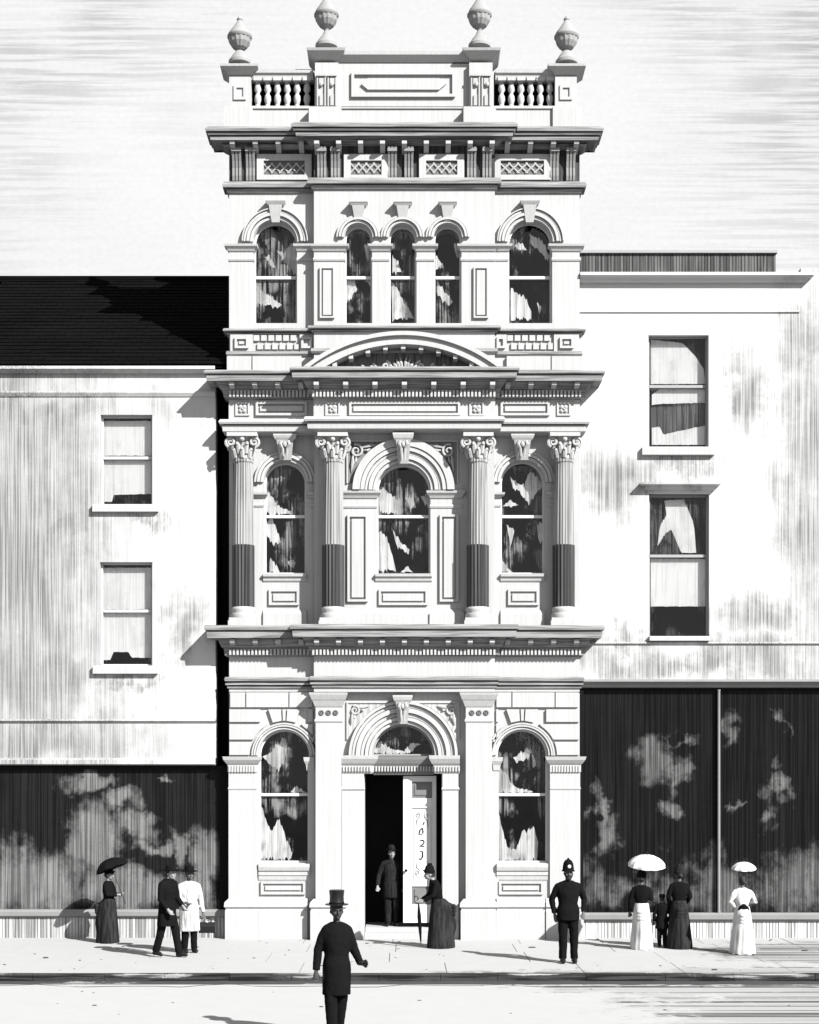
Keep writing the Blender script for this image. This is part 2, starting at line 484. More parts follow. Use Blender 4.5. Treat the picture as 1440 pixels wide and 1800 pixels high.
def raised_panel(parent, px0, px1, py0, py1, Yf, name='panel', w=4, h=.05, m=None, inner=True):
    """moulded frame standing proud of the wall, with a raised field"""
    mb = MB(); q = (D + Yf) / K
    x0, x1, z0, z1 = X(px0, Yf), X(px1, Yf), Z(py1, Yf), Z(py0, Yf)
    t = w * q
    mb.prism([rect_loop(x0, x1, z0, z1), rect_loop(x0 + t, x1 - t, z0 + t, z1 - t)], Yf - h, Yf + .01)
    if inner and (x1 - x0) > 5 * t and (z1 - z0) > 4.2 * t:
        mb.box(x0 + 1.9 * t, x1 - 1.9 * t, Yf - h * .7, Yf + .01, z0 + 1.9 * t, z1 - 1.9 * t)
    return mb.build(name, m or STONE, parent)

# ================================================================== BANK BUILDING
bank = empty('bank_building', (0, 0, 0))
tag(bank, 'tall ornate white stone three storey building with arched windows, columns and rooftop urns', 'building')
F, CB = 0.0, -0.20                       # side bays and projecting centre bay
L_, R_ = 403, 1019                       # outer edges
CL, CR = 553, 869                        # centre bay edges

def wall(px0, px1, py0, py1, Yf, holes=(), thick=.34, name='wall', m=None):
    mb = MB()
    mb.prism([rect_loop(X(px0, 0), X(px1, 0), Z(py1, 0), Z(py0, 0))] + list(holes), Yf, Yf + thick)
    return mb.build(name, m or STONE, bank)
def hole(pxc, hwpx, pys, pyb, Yf):
    return outline(X(pxc, Yf), hwpx * (D + Yf) / K, Z(pys, Yf), Z(pyb, Yf))
def run(name, prof, m=None, sideY=F, cenY=CB, gapL=L_, gapR=R_, cl=CL, cr=CR, eps=.004):
    """moulding along the side bays and, breaking forward, along the centre bay; prof = [(py, proj)] top to bottom"""
    zs = [(p, Z(py, sideY - p)) for py, p in reversed(prof)]
    a = MB(); a.mould(X(gapL), X(gapR), sideY, sideY + .3, zs); a.build(name, m or STONE, bank)
    zc = [(p + .002, z + eps) for p, z in zs]
    b = MB(); b.mould(X(cl), X(cr), cenY, sideY + .25, zc); b.build(name, m or STONE, bank)

# ---- shell behind the front
sh = MB()
zr = Z(222)
sh.box(X(L_) + .001, X(L_) + .3, .30, 10, -.1, zr); sh.build('side_wall', STONE, bank)
sh = MB(); sh.box(X(R_) - .3, X(R_) - .001, .30, 10, -.1, zr); sh.build('side_wall', STONE, bank)
sh = MB(); sh.box(X(L_) + .31, X(R_) - .31, 9.7, 10, -.1, zr); sh.build('back_wall', STONE, bank)
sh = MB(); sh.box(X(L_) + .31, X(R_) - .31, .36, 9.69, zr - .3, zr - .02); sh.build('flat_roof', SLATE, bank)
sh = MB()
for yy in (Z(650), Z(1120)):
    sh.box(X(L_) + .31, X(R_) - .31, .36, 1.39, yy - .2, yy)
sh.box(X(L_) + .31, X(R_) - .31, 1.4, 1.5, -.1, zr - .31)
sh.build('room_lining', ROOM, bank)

# ---- top floor --------------------------------------------------
SP1, RB = 430, 568
sideW = [(484, 38.5), (932, 39)]
cenW = [(630, 24.5), (708, 24.5), (787, 24.5)]
wall(L_, CL, 335, 655, F, [hole(484, 38.5, SP1 - 4, RB, F)])
wall(CR, R_, 335, 655, F, [hole(932, 39, SP1 - 4, RB, F)])
wall(CL, CR, 335, 655, CB, [hole(px, 24.5, SP1 - 12, RB, CB) for px, _ in cenW], thick=.54)
refl_top = {  # pale cloth shapes that imitate reflections
 484: [[(486, 440), (498, 443), (512, 430), (521, 426), (521, 480), (508, 476), (500, 458)], [(466, 452), (474, 450), (484, 470), (478, 470)], [(449, 500), (458, 512), (478, 524), (496, 536), (484, 542), (462, 534), (449, 532)]],
 932: [[(905, 432), (916, 424), (926, 440), (912, 440)], [(930, 412), (944, 416), (958, 430), (967, 452), (960, 460), (946, 436), (934, 430)], [(898, 505), (910, 516), (926, 526), (934, 548), (934, 562), (898, 562)], [(944, 532), (952, 540), (948, 552)]],
 630: [[(640, 432), (648, 428), (653, 450), (646, 460)], [(608, 492), (622, 490), (628, 508), (618, 522), (608, 530)], [(640, 492), (650, 492), (652, 502)]],
 708: [[(690, 446), (700, 462), (706, 478), (690, 480)], [(688, 492), (700, 512), (716, 540), (728, 560), (690, 562)]],
 787: [[(798, 430), (806, 434), (808, 452), (800, 446)], [(766, 452), (778, 462), (780, 470), (766, 474)], [(768, 492), (780, 512), (796, 530), (790, 538), (774, 524), (768, 512)]],
}
for px, hw in sideW: window(bank, px, hw, SP1 - 4, RB, 484, F, reflections_or_blinds=refl_top[px])
for px, hw in cenW: window(bank, px, hw, SP1 - 12, RB, 484, CB, reflections_or_blinds=refl_top[px])
for px, hw in sideW:
    archivolt(bank, px, hw, SP1 - 4, F, [(hw, hw + 6, .035), (hw + 6, hw + 12, .08), (hw + 12, hw + 17, .055), (hw + 17, hw + 20, .09)])
    keystone(bank, px - 14, px + 14, 351, 388, F, .15, .26)
for i, (px, hw) in enumerate(cenW):
    archivolt(bank, px, hw, SP1 - 12, CB - .003 * (i % 2), [(hw, hw + 5, .035), (hw + 5, hw + 10, .075), (hw + 10, hw + 14.4, .05)])
    keystone(bank, px - 13, px + 13, 353, 386, CB, .15, .26)
# impost bands and pier capitals
def impost(px0, px1, Yf, y0=428, y1=442, y2=456, eL=1, eR=1):
    mb = MB(); q = lambda py, p: Z(py, Yf - p)
    mb.mould(X(px0, Yf), X(px1, Yf), Yf, Yf + .12, [(.02, q(y1, 0)), (.045, q(y1 - 5, .04)), (.09, q(y0 + 4, .09)), (.10, q(y0, .1))], eL, eR)
    mb.mould(X(px0, Yf), X(px1, Yf), Yf, Yf + .12, [(.018, q(y2 + 3, 0)), (.03, q(y2, 0)), (.018, q(y2 - 3, 0))], eL, eR)
    mb.build('impost', STONE, bank)
impost(L_, 445, F); impost(524, CL, F, eR=0); impost(CR, 892, F, eL=0); impost(972, R_, F)
impost(CL, 605, CB); impost(655.5, 682.5, CB); impost(733.5, 761.5, CB); impost(812, CR, CB)
for px in (575.5, 845.5): raised_panel(bank, px - 13, px + 13, 470, 560, CB, 'panel', 3, .055)
run('sill_course', [(577, .10), (580, .12), (582, .11), (582.4, .02), (584.6, .02), (585, .06), (588, .03)], CORN)
# balustrade blocks below the side windows
def fret(px0, px1, rows, Yf, cell=14, orn=False, parent=None):
    for ri, (ya, yb) in enumerate(rows):
        x = px0 + (cell / 2 if ri % 2 else 0)
        while x < px1 - 2:
            e = min(x + cell - 3, px1)
            mb = MB(); mb.pbox(x, e, ya, yb, Yf, Yf + .14)
            mb.build('fret_block', STONE, parent or bank)
            x += cell
run('plinth_course', [(617, .05), (622, .06), (626, .03)], CORN, cl=CL, cr=CR)
for a, b in ((446, 526), (892, 972)):
    fret(a, b, [(589, 599), (603, 614)], -.045, 13)
for a, b in ((L_ + 2, 445), (527, CL - 1), (870, 891), (974, R_ - 1)):
    mb = MB(); mb.pbox(a, b, 588, 618, -.06, .02); po = mb.build('pedestal', STONE, bank)
    raised_panel(po, (a + b) / 2 - 12 if b - a > 30 else a + 3, (a + b) / 2 + 12 if b - a > 30 else b - 3, 593, 613, -.06, 'panel', 4, .05)
for a, b in ((399, 442), (444, 530), (891, 968), (970, 1023)):
    mb = MB(); mb.pbox(a, b, 626, 652, -.08, .02); mb.build('plinth_block', STONE, bank)

# ---- segmental pediment over the centre bay
pcx = 709.0
ch, rise = 185.0, 71.0
Rp = (ch * ch + rise * rise) / (2 * rise)
YP = CB - .28
q = (D + YP) / K
pz = Z(656, YP) - (Rp - rise) * q
half = math.asin(ch / Rp)
mb = MB()
for (r0, r1, p) in ((Rp - 7, Rp, .42), (Rp - 14, Rp - 7, .34), (Rp - 22, Rp - 14, .38)):
    hh = math.acos(min(1, (Rp - rise + 1) / r1))
    ring_band(mb, X(pcx, YP), pz, r0 * q, r1 * q, CB - p, CB + .1, math.pi / 2 - hh, math.pi / 2 + hh, 44)
ped = mb.build('segmental_pediment', STONE, bank)
mb = MB()
hh = math.acos((Rp - rise + 4) / (Rp - 20))
pts = [(X(pcx, CB) + (Rp - 20) * q * math.cos(math.pi / 2 - hh + 2 * hh * i / 30), pz + (Rp - 20) * q * math.sin(math.pi / 2 - hh + 2 * hh * i / 30)) for i in range(31)]
mb.prism([pts], CB - .02, CB + .06)
TYMP = mat('dark_tympanum_stone', .10, .9, lines=(V_LINES, .5, .44, .6), grain=.25, bump=.3)  # darker stone tone with vertical streaks
mb.build('tympanum', TYMP, ped)
for i in range(-4, 5):
    a = math.pi / 2 + i * .125
    rr = (Rp - 25.5) * q
    c = MB(); cx_, cz_ = X(pcx, YP) + rr * math.cos(a), pz + rr * math.sin(a)
    c.box(cx_ - .045, cx_ + .045, CB - .33, CB - .02, cz_ - .04, cz_ + .035)
    c.build('modillion', STONE, ped)
sc = MB()
for sg in (-1, 1):
    for (dx, r, tn) in ((30, 9, 1.4), (54, 6, 1.2), (74, 4.5, 1.0)):
        sc.tube(spiral(X(pcx + sg * dx, CB), Z(645 + (9 - r) * .6, CB), CB - .05, r * q, tn, 1.57, sg), [.03] * 20 + [.022] * 7, 6)
    sc.tube([(X(pcx + sg * d, CB), CB - .04, Z(yy, CB)) for d, yy in ((6, 653), (30, 654), (60, 653), (88, 655), (100, 656))], [.03, .03, .03, .022, .01], 6)
    for k, (d, hgt) in enumerate(((4, 24), (9, 21), (14, 16), (19, 10))):
        sc.tube([(X(pcx + sg * d * .5, CB), CB - .05, Z(654, CB)), (X(pcx + sg * d, CB), CB - .09, Z(654 - hgt * .6, CB)), (X(pcx + sg * d * 1.3, CB), CB - .05, Z(654 - hgt, CB))], [.02, .034, .012], 6)
sc.build('scroll_ornament', STONE_ORN, ped, True)

# ---- main cornice, frieze, parapet ------------------------------------
run('cornice', [(222, .36), (225, .44), (230, .43), (230.4, .36), (232.6, .36), (233, .40), (237, .38), (237.4, .31), (239.6, .31), (240, .35), (246, .34), (247, .20), (250, .19), (250.4, .11), (253, .11), (253.4, .14), (257, .10), (262, .03), (264, .0)], CORN)
def modillions(py0, py1, depth, n_side, n_cen, sideY=F, cenY=CB):
    for (a, b, k, yy) in ((L_ + 8, CL - 22, n_side, sideY), (CL + 6, CR - 6, n_cen, cenY), (CR + 22, R_ - 8, n_side, sideY)):
        first = None
        for i in range(k):
            px = a + (b - a) * i / (k - 1)
            x = X(px)
            if first is None:
                mb = MB(); z0, z1 = Z(py1, yy - depth), Z(py0, yy - depth)
                mb.add([(-.05, -depth, z1), (.05, -depth, z1), (.05, -depth, z1 - .06), (-.05, -depth, z1 - .06),
                        (-.05, 0, z1), (.05, 0, z1), (.05, 0, z0), (-.05, 0, z0)],
                       [(0, 3, 2, 1), (4, 5, 6, 7), (0, 1, 5, 4), (3, 7, 6, 2), (0, 4, 7, 3), (1, 2, 6, 5)])
                first = mb.build('modillion', STONE, bank); first.location = (x, yy, 0)
            else:
                copy_part(first, (x, yy, 0), bank)
modillions(247, 262, .30, 4, 9)
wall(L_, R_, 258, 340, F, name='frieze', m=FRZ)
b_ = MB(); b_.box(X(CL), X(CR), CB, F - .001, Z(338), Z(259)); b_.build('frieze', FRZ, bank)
run('architrave', [(319, .10), (324, .13), (329, .12), (329.4, .03), (331.6, .03), (332, .06), (338, .045), (340, .02)], CORN)
def bracket(px, py0, py1, Yf, wpx=17):
    """fluted double console in the frieze"""
    mb = MB(); q = (D + Yf) / K; x = X(px, Yf); w2 = wpx * q / 2; z0, z1 = Z(py1, Yf), Z(py0, Yf)
    for k in (-1, 0, 1):
        xx = x + k * w2 * .68
        hw_ = w2 * .24
        rings = []
        for (t, p) in ((0, .05), (.15, .07), (.4, .055), (.6, .09), (.85, .16), (1, .18)):
            zz = z0 + (z1 - z0) * t
            rings.append([(xx - hw_, Yf + .01, zz), (xx - hw_, Yf - p, zz), (xx + hw_, Yf - p, zz), (xx + hw_, Yf + .01, zz)])
        mb.loft(rings)
    mb.box(x - w2, x + w2, Yf - .19, Yf + .01, z1 - .09, z1 - .03)
    mb.build('bracket', BRK, bank)
for px in (417, 441): bracket(px, 264, 319, F)
for px in (974, 1003): bracket(px, 264, 319, F)
for px in (566, 590, 690, 719, 829, 856): bracket(px, 264, 319, CB)
ORN_D = mat('dark_frieze_panel', .09, .9, grain=.3, bump=.2)
def lattice_panel(px0, px1, py0, py1, Yf, n):
    mb = MB(); q = (D + Yf) / K
    mb.pbox(px0, px1, py0, py1, Yf - .012, Yf + .01); po = mb.build('frieze_panel', ORN_D, bank)
    fr_ = MB(); x0, x1, z0, z1 = X(px0, Yf), X(px1, Yf), Z(py1, Yf), Z(py0, Yf)
    fr_.prism([rect_loop(x0 - .14, x1 + .14, z0 - .10, z1 + .13), rect_loop(x0, x1, z0, z1)], Yf - .06, Yf + .01); fr_.build('panel_frame', STONE, po)
    la = MB()
    for i in range(n):
        cx = x0 + (x1 - x0) * (i + .5) / n; hw_ = (x1 - x0) / n * .62; hz = (z1 - z0) * .36; zc = (z0 + z1) / 2
        la.tube([(cx - hw_, Yf - .025, zc - hz), (cx, Yf - .035, zc), (cx + hw_, Yf - .025, zc + hz)], .018, 5)
        la.tube([(cx - hw_, Yf - .028, zc + hz), (cx, Yf - .02, zc), (cx + hw_, Yf - .028, zc - hz)], .018, 5)
    la.build('lattice', STONE_ORN, po)
lattice_panel(464, 536, 284, 309, F, 5); lattice_panel(880, 956, 284, 309, F, 5)
lattice_panel(617, 671, 284, 309, CB, 4); lattice_panel(749, 804, 284, 309, CB, 4)

# parapet
PY, PC = .0, -.10
mb = MB(); mb.pbox(396, 1021, 190, 223, PY - .06, .5); mb.build('parapet_base', STONE, bank)
mb = MB(); mb.pbox(396, 1021, 186, 190.5, PY - .09, .5); mb.build('parapet_base', STONE, bank)
for a, b in ((543, 600), (815, 872)):
    mb = MB(); mb.pbox(a, b, 187, 222.5, CB - .07, PY - .061); mb.build('pier_plinth', STONE, bank)
for a, b in ((394, 444), (972, 1023)):
    mb = MB(); mb.pbox(a, b, 187.5, 222.2, PY - .12, PY - .062); mb.build('pier_plinth', STONE, bank)
mb = MB(); mb.pbox(444, 553, 127, 188, PY + .22, PY + .4); mb.build('shade_black_parapet_wall', SLATE, bank)  # black tone paints in the shade between the balusters
mb = MB(); mb.pbox(869, 976, 127, 188, PY + .22, PY + .4); mb.build('shade_black_parapet_wall', SLATE, bank)  # same painted shade behind the right balusters
# balusters with double bellies
bal = None
def baluster_mesh():
    mb = MB(); h = Z(140, 0) - Z(186, 0); z0 = Z(186, 0)
    prof = [(.075, 0), (.075, .04), (.05, .06), (.085, .16), (.075, .24), (.045, .28), (.045, .30), (.085, .36), (.075, .46), (.05, .5), (.075, .52), (.075, 1.0 * h)]
    prof = [(r, min(z * h / .54, h)) for r, z in prof[:-1]]
    mb.lathe(0, 0, [(r * .84, z0 + z) for r, z in prof], 10)
    return mb
for a, b in ((444, 548), (874, 976)):
    for i in range(6):
        px = a + (b - a) * (i + .5) / 6
        if bal is None: bal = baluster_mesh().build('baluster', STONE, bank, True); bal.location = (X(px), .1, 0)
        else: copy_part(bal, (X(px), .1, 0), bank)
    mb = MB(); mb.mould(X(a - 3), X(b + 3), PY, PY + .42, [(.0, Z(140)), (.02, Z(133)), (.06, Z(130)), (.07, Z(124))], 0, 0); mb.build('balustrade_coping', STONE, bank)
    for k in range(6):
        px = a + (b - a) * (k + .5) / 6
        mb = MB(); mb.pbox(px - 7, px + 7, 134.5, 141, PY - .03, PY + .05); mb.build('fret_block', STONE, bank)
# outer piers
for a, b in ((403, 441), (976, 1014)):
    mb = MB(); mb.pbox(a, b, 133, 187, PY - .08, .42); pr = mb.build('parapet_pier', STONE, bank)
    raised_panel(pr, a + 8, b - 8, 150, 176, PY - .08, 'panel', 5, .03)
    c = MB(); c.mould(X(a), X(b), PY - .08, .42, [(.0, Z(135)), (.06, Z(130)), (.16, Z(125)), (.17, Z(121))]); c.build('pier_cap', STONE, pr)
# inner piers
for a, b in ((554, 595), (825, 866)):
    mb = MB(); mb.pbox(a, b, 110, 187, CB - .02, .42); pr = mb.build('parapet_pier', STONE, bank)
    for px in (a + 11, b - 11):
        s = MB()
        q0 = CB - .02
        s.pbox(px - 8, px - 5.5, 132, 186, q0 - .04, q0 + .01); s.pbox(px + 5.5, px + 8, 132, 186, q0 - .04, q0 + .01)
        s.pbox(px - 8, px + 8, 129, 133, q0 - .07, q0 + .01)
        s.pbox(px - 4, px + 4, 137, 148, q0 - .05, q0 + .01); s.pbox(px - 3, px + 3, 166, 185, q0 - .04, q0 + .01)
        s.ball((X(px), q0 - .02, Z(157)), .05, .05, .06, 8, 6)
        s.build('carved_panel', STONE_ORN, pr)
    c = MB(); c.mould(X(a), X(b), CB - .02, .42, [(.0, Z(112)), (.05, Z(108)), (.13, Z(102)), (.15, Z(98))]); c.build('pier_cap', STONE, pr)
    t = MB(); t.pbox(a + 1, b - 1, 84, 97.6, CB + .02, .38); t.build('urn_block', STONE, pr)
for a, b in ((404, 440), (978, 1013)):
    t = MB(); t.pbox(a, b, 113, 120.6, PY - .04, .36); t.build('urn_block', STONE, bank)
# centre parapet panel
mb = MB(); mb.pbox(595, 825, 112, 187, CB + .1, .4); cp = mb.build('parapet_panel', STONE, bank)
mb = MB(); mb.mould(X(590), X(830), CB + .1, .4, [(.0, Z(113)), (.05, Z(109)), (.11, Z(104)), (.12, Z(98))], 0, 0); mb.build('coping', STONE, cp)
raised_panel(cp, 618, 800, 128, 172, CB + .1, 'panel', 5, .06, inner=False)
mb = MB(); YY = CB + .1
pts = [(X(635, YY), Z(149, YY)), (X(647, YY), Z(139, YY)), (X(772, YY), Z(139, YY)), (X(784, YY), Z(149, YY)), (X(772, YY), Z(159, YY)), (X(647, YY), Z(159, YY))]
mb.prism([list(reversed(pts))], YY - .045, YY + .01); mb.build('tablet', STONE, cp)
# urns
URN = mat('weathered_urn_stone', .19, .85, grain=.25, bump=.3)
def urn(px, py_base, py_c, rpx, py_top, Yc):
    q = (D + Yc) / K; zc = Z(py_c, Yc); z0 = Z(py_base, Yc); zt = Z(py_top, Yc); r = rpx * q
    x = X(px, Yc)
    mb = MB()
    mb.lathe(x, Yc, [(r * .95, z0), (r * .95, z0 + .06), (r * .8, z0 + .10), (r * .72, z0 + .14), (r * .34, z0 + .26), (r * .2, zc - r * 1.25), (r * .24, zc - r * 1.12)], 20)
    o = mb.build('urn', URN, bank, True)
    b1 = MB(); b1.lathe(x, Yc, [(r * .25, zc - r * 1.12), (r * .62, zc - r * .85), (r * .9, zc - r * .45), (r, zc - .02)], 28, flute=.06); b1.build('gadrooned_bowl', URN, o, False)
    b2 = MB(); b2.lathe(x, Yc, [(r * 1.0, zc - .02), (r * 1.06, zc), (r * 1.06, zc + r * .16), (r * 1.0, zc + r * .2)], 24); b2.build('rim_band', BRK, o, True)
    b3 = MB(); h = zt - (zc + r * .2)
    b3.lathe(x, Yc, [(r * 1.0, zc + r * .2), (r * .93, zc + r * .2 + h * .12), (r * .62, zc + r * .2 + h * .36), (r * .36, zc + r * .2 + h * .58), (r * .2, zc + r * .2 + h * .74), (r * .26, zc + r * .2 + h * .82), (r * .16, zc + r * .2 + h * .93), (.01, zt)], 20); b3.build('lid', URN, o, True)
urn(421.5, 113, 67, 20.5, 28, .16); urn(996, 113, 67, 20.5, 28, .16)
urn(574, 84, 29, 20.5, -14, .16); urn(843, 84, 29, 20.5, -14, .16)

# ---- second cornice and entablature --------------------------------------
run('cornice', [(650, .42), (653, .46), (656, .45), (656.4, .37), (659.4, .37), (659.8, .41), (669, .40), (670, .24), (682, .14), (684, .12), (698, .09), (701, .02), (703, .0)], CORN, sideY=F - .08, cenY=CB - .12)
modillions(671, 683, .34, 4, 7, F - .08, CB - .12)
def dentils(py0, py1, Yf, px0, px1, pitch=6.5, depth=.05):
    mb = MB(); x = px0
    while x < px1:
        mb.pbox(x, x + pitch * .55, py0, py1, Yf - depth, Yf + .02); x += pitch
    o = mb.build('dentil_course', STONE, bank); o['kind'] = 'stuff'
for (a, b, yy) in ((L_, CL - 6, F - .08 - .11), (CR + 6, R_, F - .08 - .11), (CL - 4, CR + 4, CB - .12 - .11)):
    dentils(686, 697, yy, a, b)
wall(L_, R_, 695, 765, F - .08, name='frieze')
mb = MB(); mb.box(X(CL), X(CR), CB - .12, F - .081, Z(764), Z(696)); mb.build('frieze', STONE, bank)
for a, b, yy in ((414, 439, F - .08), (979, 1003, F - .08), (572, 598, CB - .12), (825, 851, CB - .12)):
    po = raised_panel(bank, a, b, 707, 731, yy, 'rosette_panel', 3, .03, inner=False)
    s = MB(); cx, cz = X((a + b) / 2, yy), Z(719, yy)
    for k in range(4):
        an = math.pi / 4 + k * math.pi / 2
        s.ball((cx + .055 * math.cos(an), yy - .01, cz + .055 * math.sin(an)), .045, .03, .045, 8, 6)
    s.ball((cx, yy - .03, cz), .025, .03, .025, 8, 6); s.build('rosette', STONE_ORN, po, True)
for a, b, yy in ((450, 540, F - .08), (880, 966, F - .08), (614, 809, CB - .12)):
    raised_panel(bank, a, b, 707, 731, yy, 'panel', 4, .055)
run('architrave', [(737, .16), (741, .19), (745, .17), (745.4, .06), (747.6, .06), (748, .12), (758, .11), (761, .05), (762, .0)], sideY=F - .08, cenY=CB - .12)

# ---- first floor ---------------------------------------------------
SF, CF = .12, -.06                     # recessed wall planes
SP2 = 862
wall(L_, CL, 755, 1108, SF, [hole(501, 37, SP2 - 14, 1008, SF)])
wall(CR, R_, 755, 1108, SF, [hole(919, 39, SP2 - 14, 1008, SF)])
wall(CL, CR, 755, 1108, CF, [hole(709.5, 47.5, SP2, 1010, CF)], thick=.5)
window(bank, 501, 37, SP2 - 14, 1008, 906, SF, reflections_or_blinds=[[(465, 862), (474, 866), (492, 892), (516, 900), (516, 904), (465, 904)], [(467, 916), (480, 912), (486, 930), (494, 954), (480, 956), (468, 944)], [(474, 988), (480, 982), (492, 1006), (474, 1006)], [(506, 988), (514, 984), (520, 990), (516, 996), (508, 996)]])
window(bank, 919, 39, SP2 - 14, 1008, 906, SF, reflections_or_blinds=[[(896, 838), (908, 848), (922, 852), (930, 830), (944, 838), (956, 852), (940, 872), (930, 886), (916, 868), (902, 856)], [(884, 890), (896, 880), (912, 888), (900, 890)], [(891, 922), (904, 934), (898, 962)], [(944, 920), (955, 918), (955, 950), (946, 950)], [(882, 980), (894, 1000), (902, 1006), (882, 1006)]])
window(bank, 709.5, 47.5, SP2, 1010, 906, CF, reflections_or_blinds=[[(664, 862), (674, 858), (690, 872), (704, 880), (704, 902), (668, 902)], [(712, 874), (724, 872), (732, 892), (722, 896)], [(740, 872), (752, 868), (756, 892), (748, 888)], [(664, 930), (680, 944), (690, 975), (696, 1004), (664, 1004)], [(690, 930), (702, 950), (720, 966), (718, 974), (698, 960)], [(704, 1006), (716, 996), (726, 1006)]])
for px, hw in ((501, 37), (919, 39)):
    archivolt(bank, px, hw, SP2 - 14, SF, [(hw, hw + 6, .03), (hw + 6, hw + 12, .07), (hw + 12, hw + 17, .05)])
    keystone(bank, px - 17, px + 17, 763, 806, SF, .26, .2, orn=True)
archivolt(bank, 709.5, 47.5, SP2, CF, [(47.5, 54, .03), (54, 62, .07), (62, 68, .04), (68, 76, .085), (76, 90, .11)])
keystone(bank, 694, 724, 761, 812, CF, .3, .2, orn=True)
for px0, px1, yy in ((441, 462, SF), (540, 566, SF), (862, 879, SF), (960, 975, SF)):
    impost(px0, px1, yy, 865, 876, 888, eL=0)
impost(604, 661, CF, 862, 876, 890); impost(758, 810, CF, 862, 876, 890)
raised_panel(bank, 611, 647, 905, 1058, CF, 'panel', 4, .06); raised_panel(bank, 773, 806, 905, 1058, CF, 'panel', 4, .06)
# spandrels
SPD = mat('grey_spandrel', .13, .9, lines=(V_LINES, .4, .44, .6), grain=.25, bump=.2)  # mid-grey tone with vertical streaks
def spandrel(parent, cx, zs, r, x_out, z_top, z_bot, Yf, sg, m, orn):
    pts = [(x_out, z_bot), (x_out, z_top)]
    a1 = math.asin(min(1, (z_top - zs) / r)) if z_top - zs < r else math.pi / 2
    xe = cx + sg * math.sqrt(max(0, r * r - (z_top - zs) ** 2)) if z_top - zs < r else cx
    a0 = math.asin(max(0, (z_bot - zs) / r))
    arc = [(cx + sg * r * math.cos(a1 + (a0 - a1) * i / 14), zs + r * math.sin(a1 + (a0 - a1) * i / 14)) for i in range(15)]
    if z_top - zs >= r: arc = [(cx + sg * .12, z_top)] + arc
    loop = pts + arc
    # drop the last arc point if it passes the outer edge
    loop = [p for i, p in enumerate(loop) if i < 2 or sg * (x_out - p[0]) > .005]
    mb = MB(); mb.prism([loop], Yf - .015, Yf + .01); po = mb.build('spandrel_panel', m, parent)
    s = MB(); w_ = abs(x_out - cx)
    cx1 = x_out - sg * orn[0]; cz1 = z_top - orn[1]; rr = orn[2]
    s.tube(spiral(cx1, cz1, Yf - .04, rr, 1.5, 1.2, sg), [.026] * 18 + [.018] * 9, 6)
    s.tube([(cx1 - sg * rr * .7, Yf - .04, cz1 + rr * .5), (cx1 - sg * rr * 1.8, Yf - .05, cz1 + rr * .7), (cx1 - sg * rr * 2.9, Yf - .03, cz1 + rr * .9)], [.02, .035, .008], 6)
    s.tube([(cx1 - sg * rr * 1.1, Yf - .04, cz1 + rr * .1), (cx1 - sg * rr * 1.6, Yf - .05, cz1 + rr * .05), (cx1 - sg * rr * 2.0, Yf - .03, cz1 + rr * .35)], [.012, .028, .008], 6)
    s.tube([(cx1 + sg * rr * .5, Yf - .04, cz1 - rr * .7), (cx1 + sg * rr * .55, Yf - .05, cz1 - rr * 1.8), (cx1 + sg * rr * .75, Yf - .03, cz1 - rr * 3.0)], [.02, .035, .008], 6)
    s.tube([(cx1, Yf - .04, cz1 - rr * .9), (cx1 + sg * rr * .1, Yf - .05, cz1 - rr * 1.5), (cx1 + sg * rr * .45, Yf - .03, cz1 - rr * 2.0)], [.012, .028, .008], 6)
    s.build('scroll_leaf', STONE_ORN, po, True)
    fr_ = MB(); e = .03
    xa, xb = sorted((x_out, x_out + sg * e))
    fr_.box(xa, xb, Yf - .04, Yf + .01, z_bot, z_top + e); xa, xb = sorted((x_out, cx + sg * .3)); fr_.box(xa, xb, Yf - .04, Yf + .01, z_top, z_top + e)
    fr_.build('panel_frame', STONE, po)
q = (D + CF) / K
for sg, pxo in ((-1, 612), (1, 803)):
    spandrel(bank, X(709.5, CF), Z(SP2, CF), 90.5 * q, X(pxo, CF), Z(777, CF), Z(850, CF), CF, sg, SPD, (.17, .19, .14))
# sills and panels under the windows
for a, b, yy, pa, pb in ((463, 539, SF, 473, 526), (880, 957, SF, 893, 947), (660, 759, CF, 666, 752)):
    mb = MB(); mb.mould(X(a, yy), X(b, yy), yy, yy + .1, [(.0, Z(1024, yy)), (.03, Z(1021, yy)), (.04, Z(1017, yy)), (.08, Z(1014, yy)), (.09, Z(1009, yy))], 0, 0); so = mb.build('window_sill', STONE, bank)
    raised_panel(bank, pa, pb, 1036, 1064, yy, 'panel', 4, .05)
    mb = MB(); mb.mould(X(a, yy), X(b, yy), yy, yy + .1, [(.05, Z(1104, yy)), (.05, Z(1079, yy)), (.02, Z(1073, yy)), (.0, Z(1072, yy))], 0, 0); mb.build('base_moulding', STONE, bank)
mb = MB()
for a, b in ((604, 654), (763, 808)): mb.mould(X(a, CF), X(b, CF), CF, CF + .1, [(.09, Z(1104, CF)), (.09, Z(1079, CF)), (.04, Z(1073, CF)), (.0, Z(1070, CF))])
mb.build('base_moulding', STONE, bank)
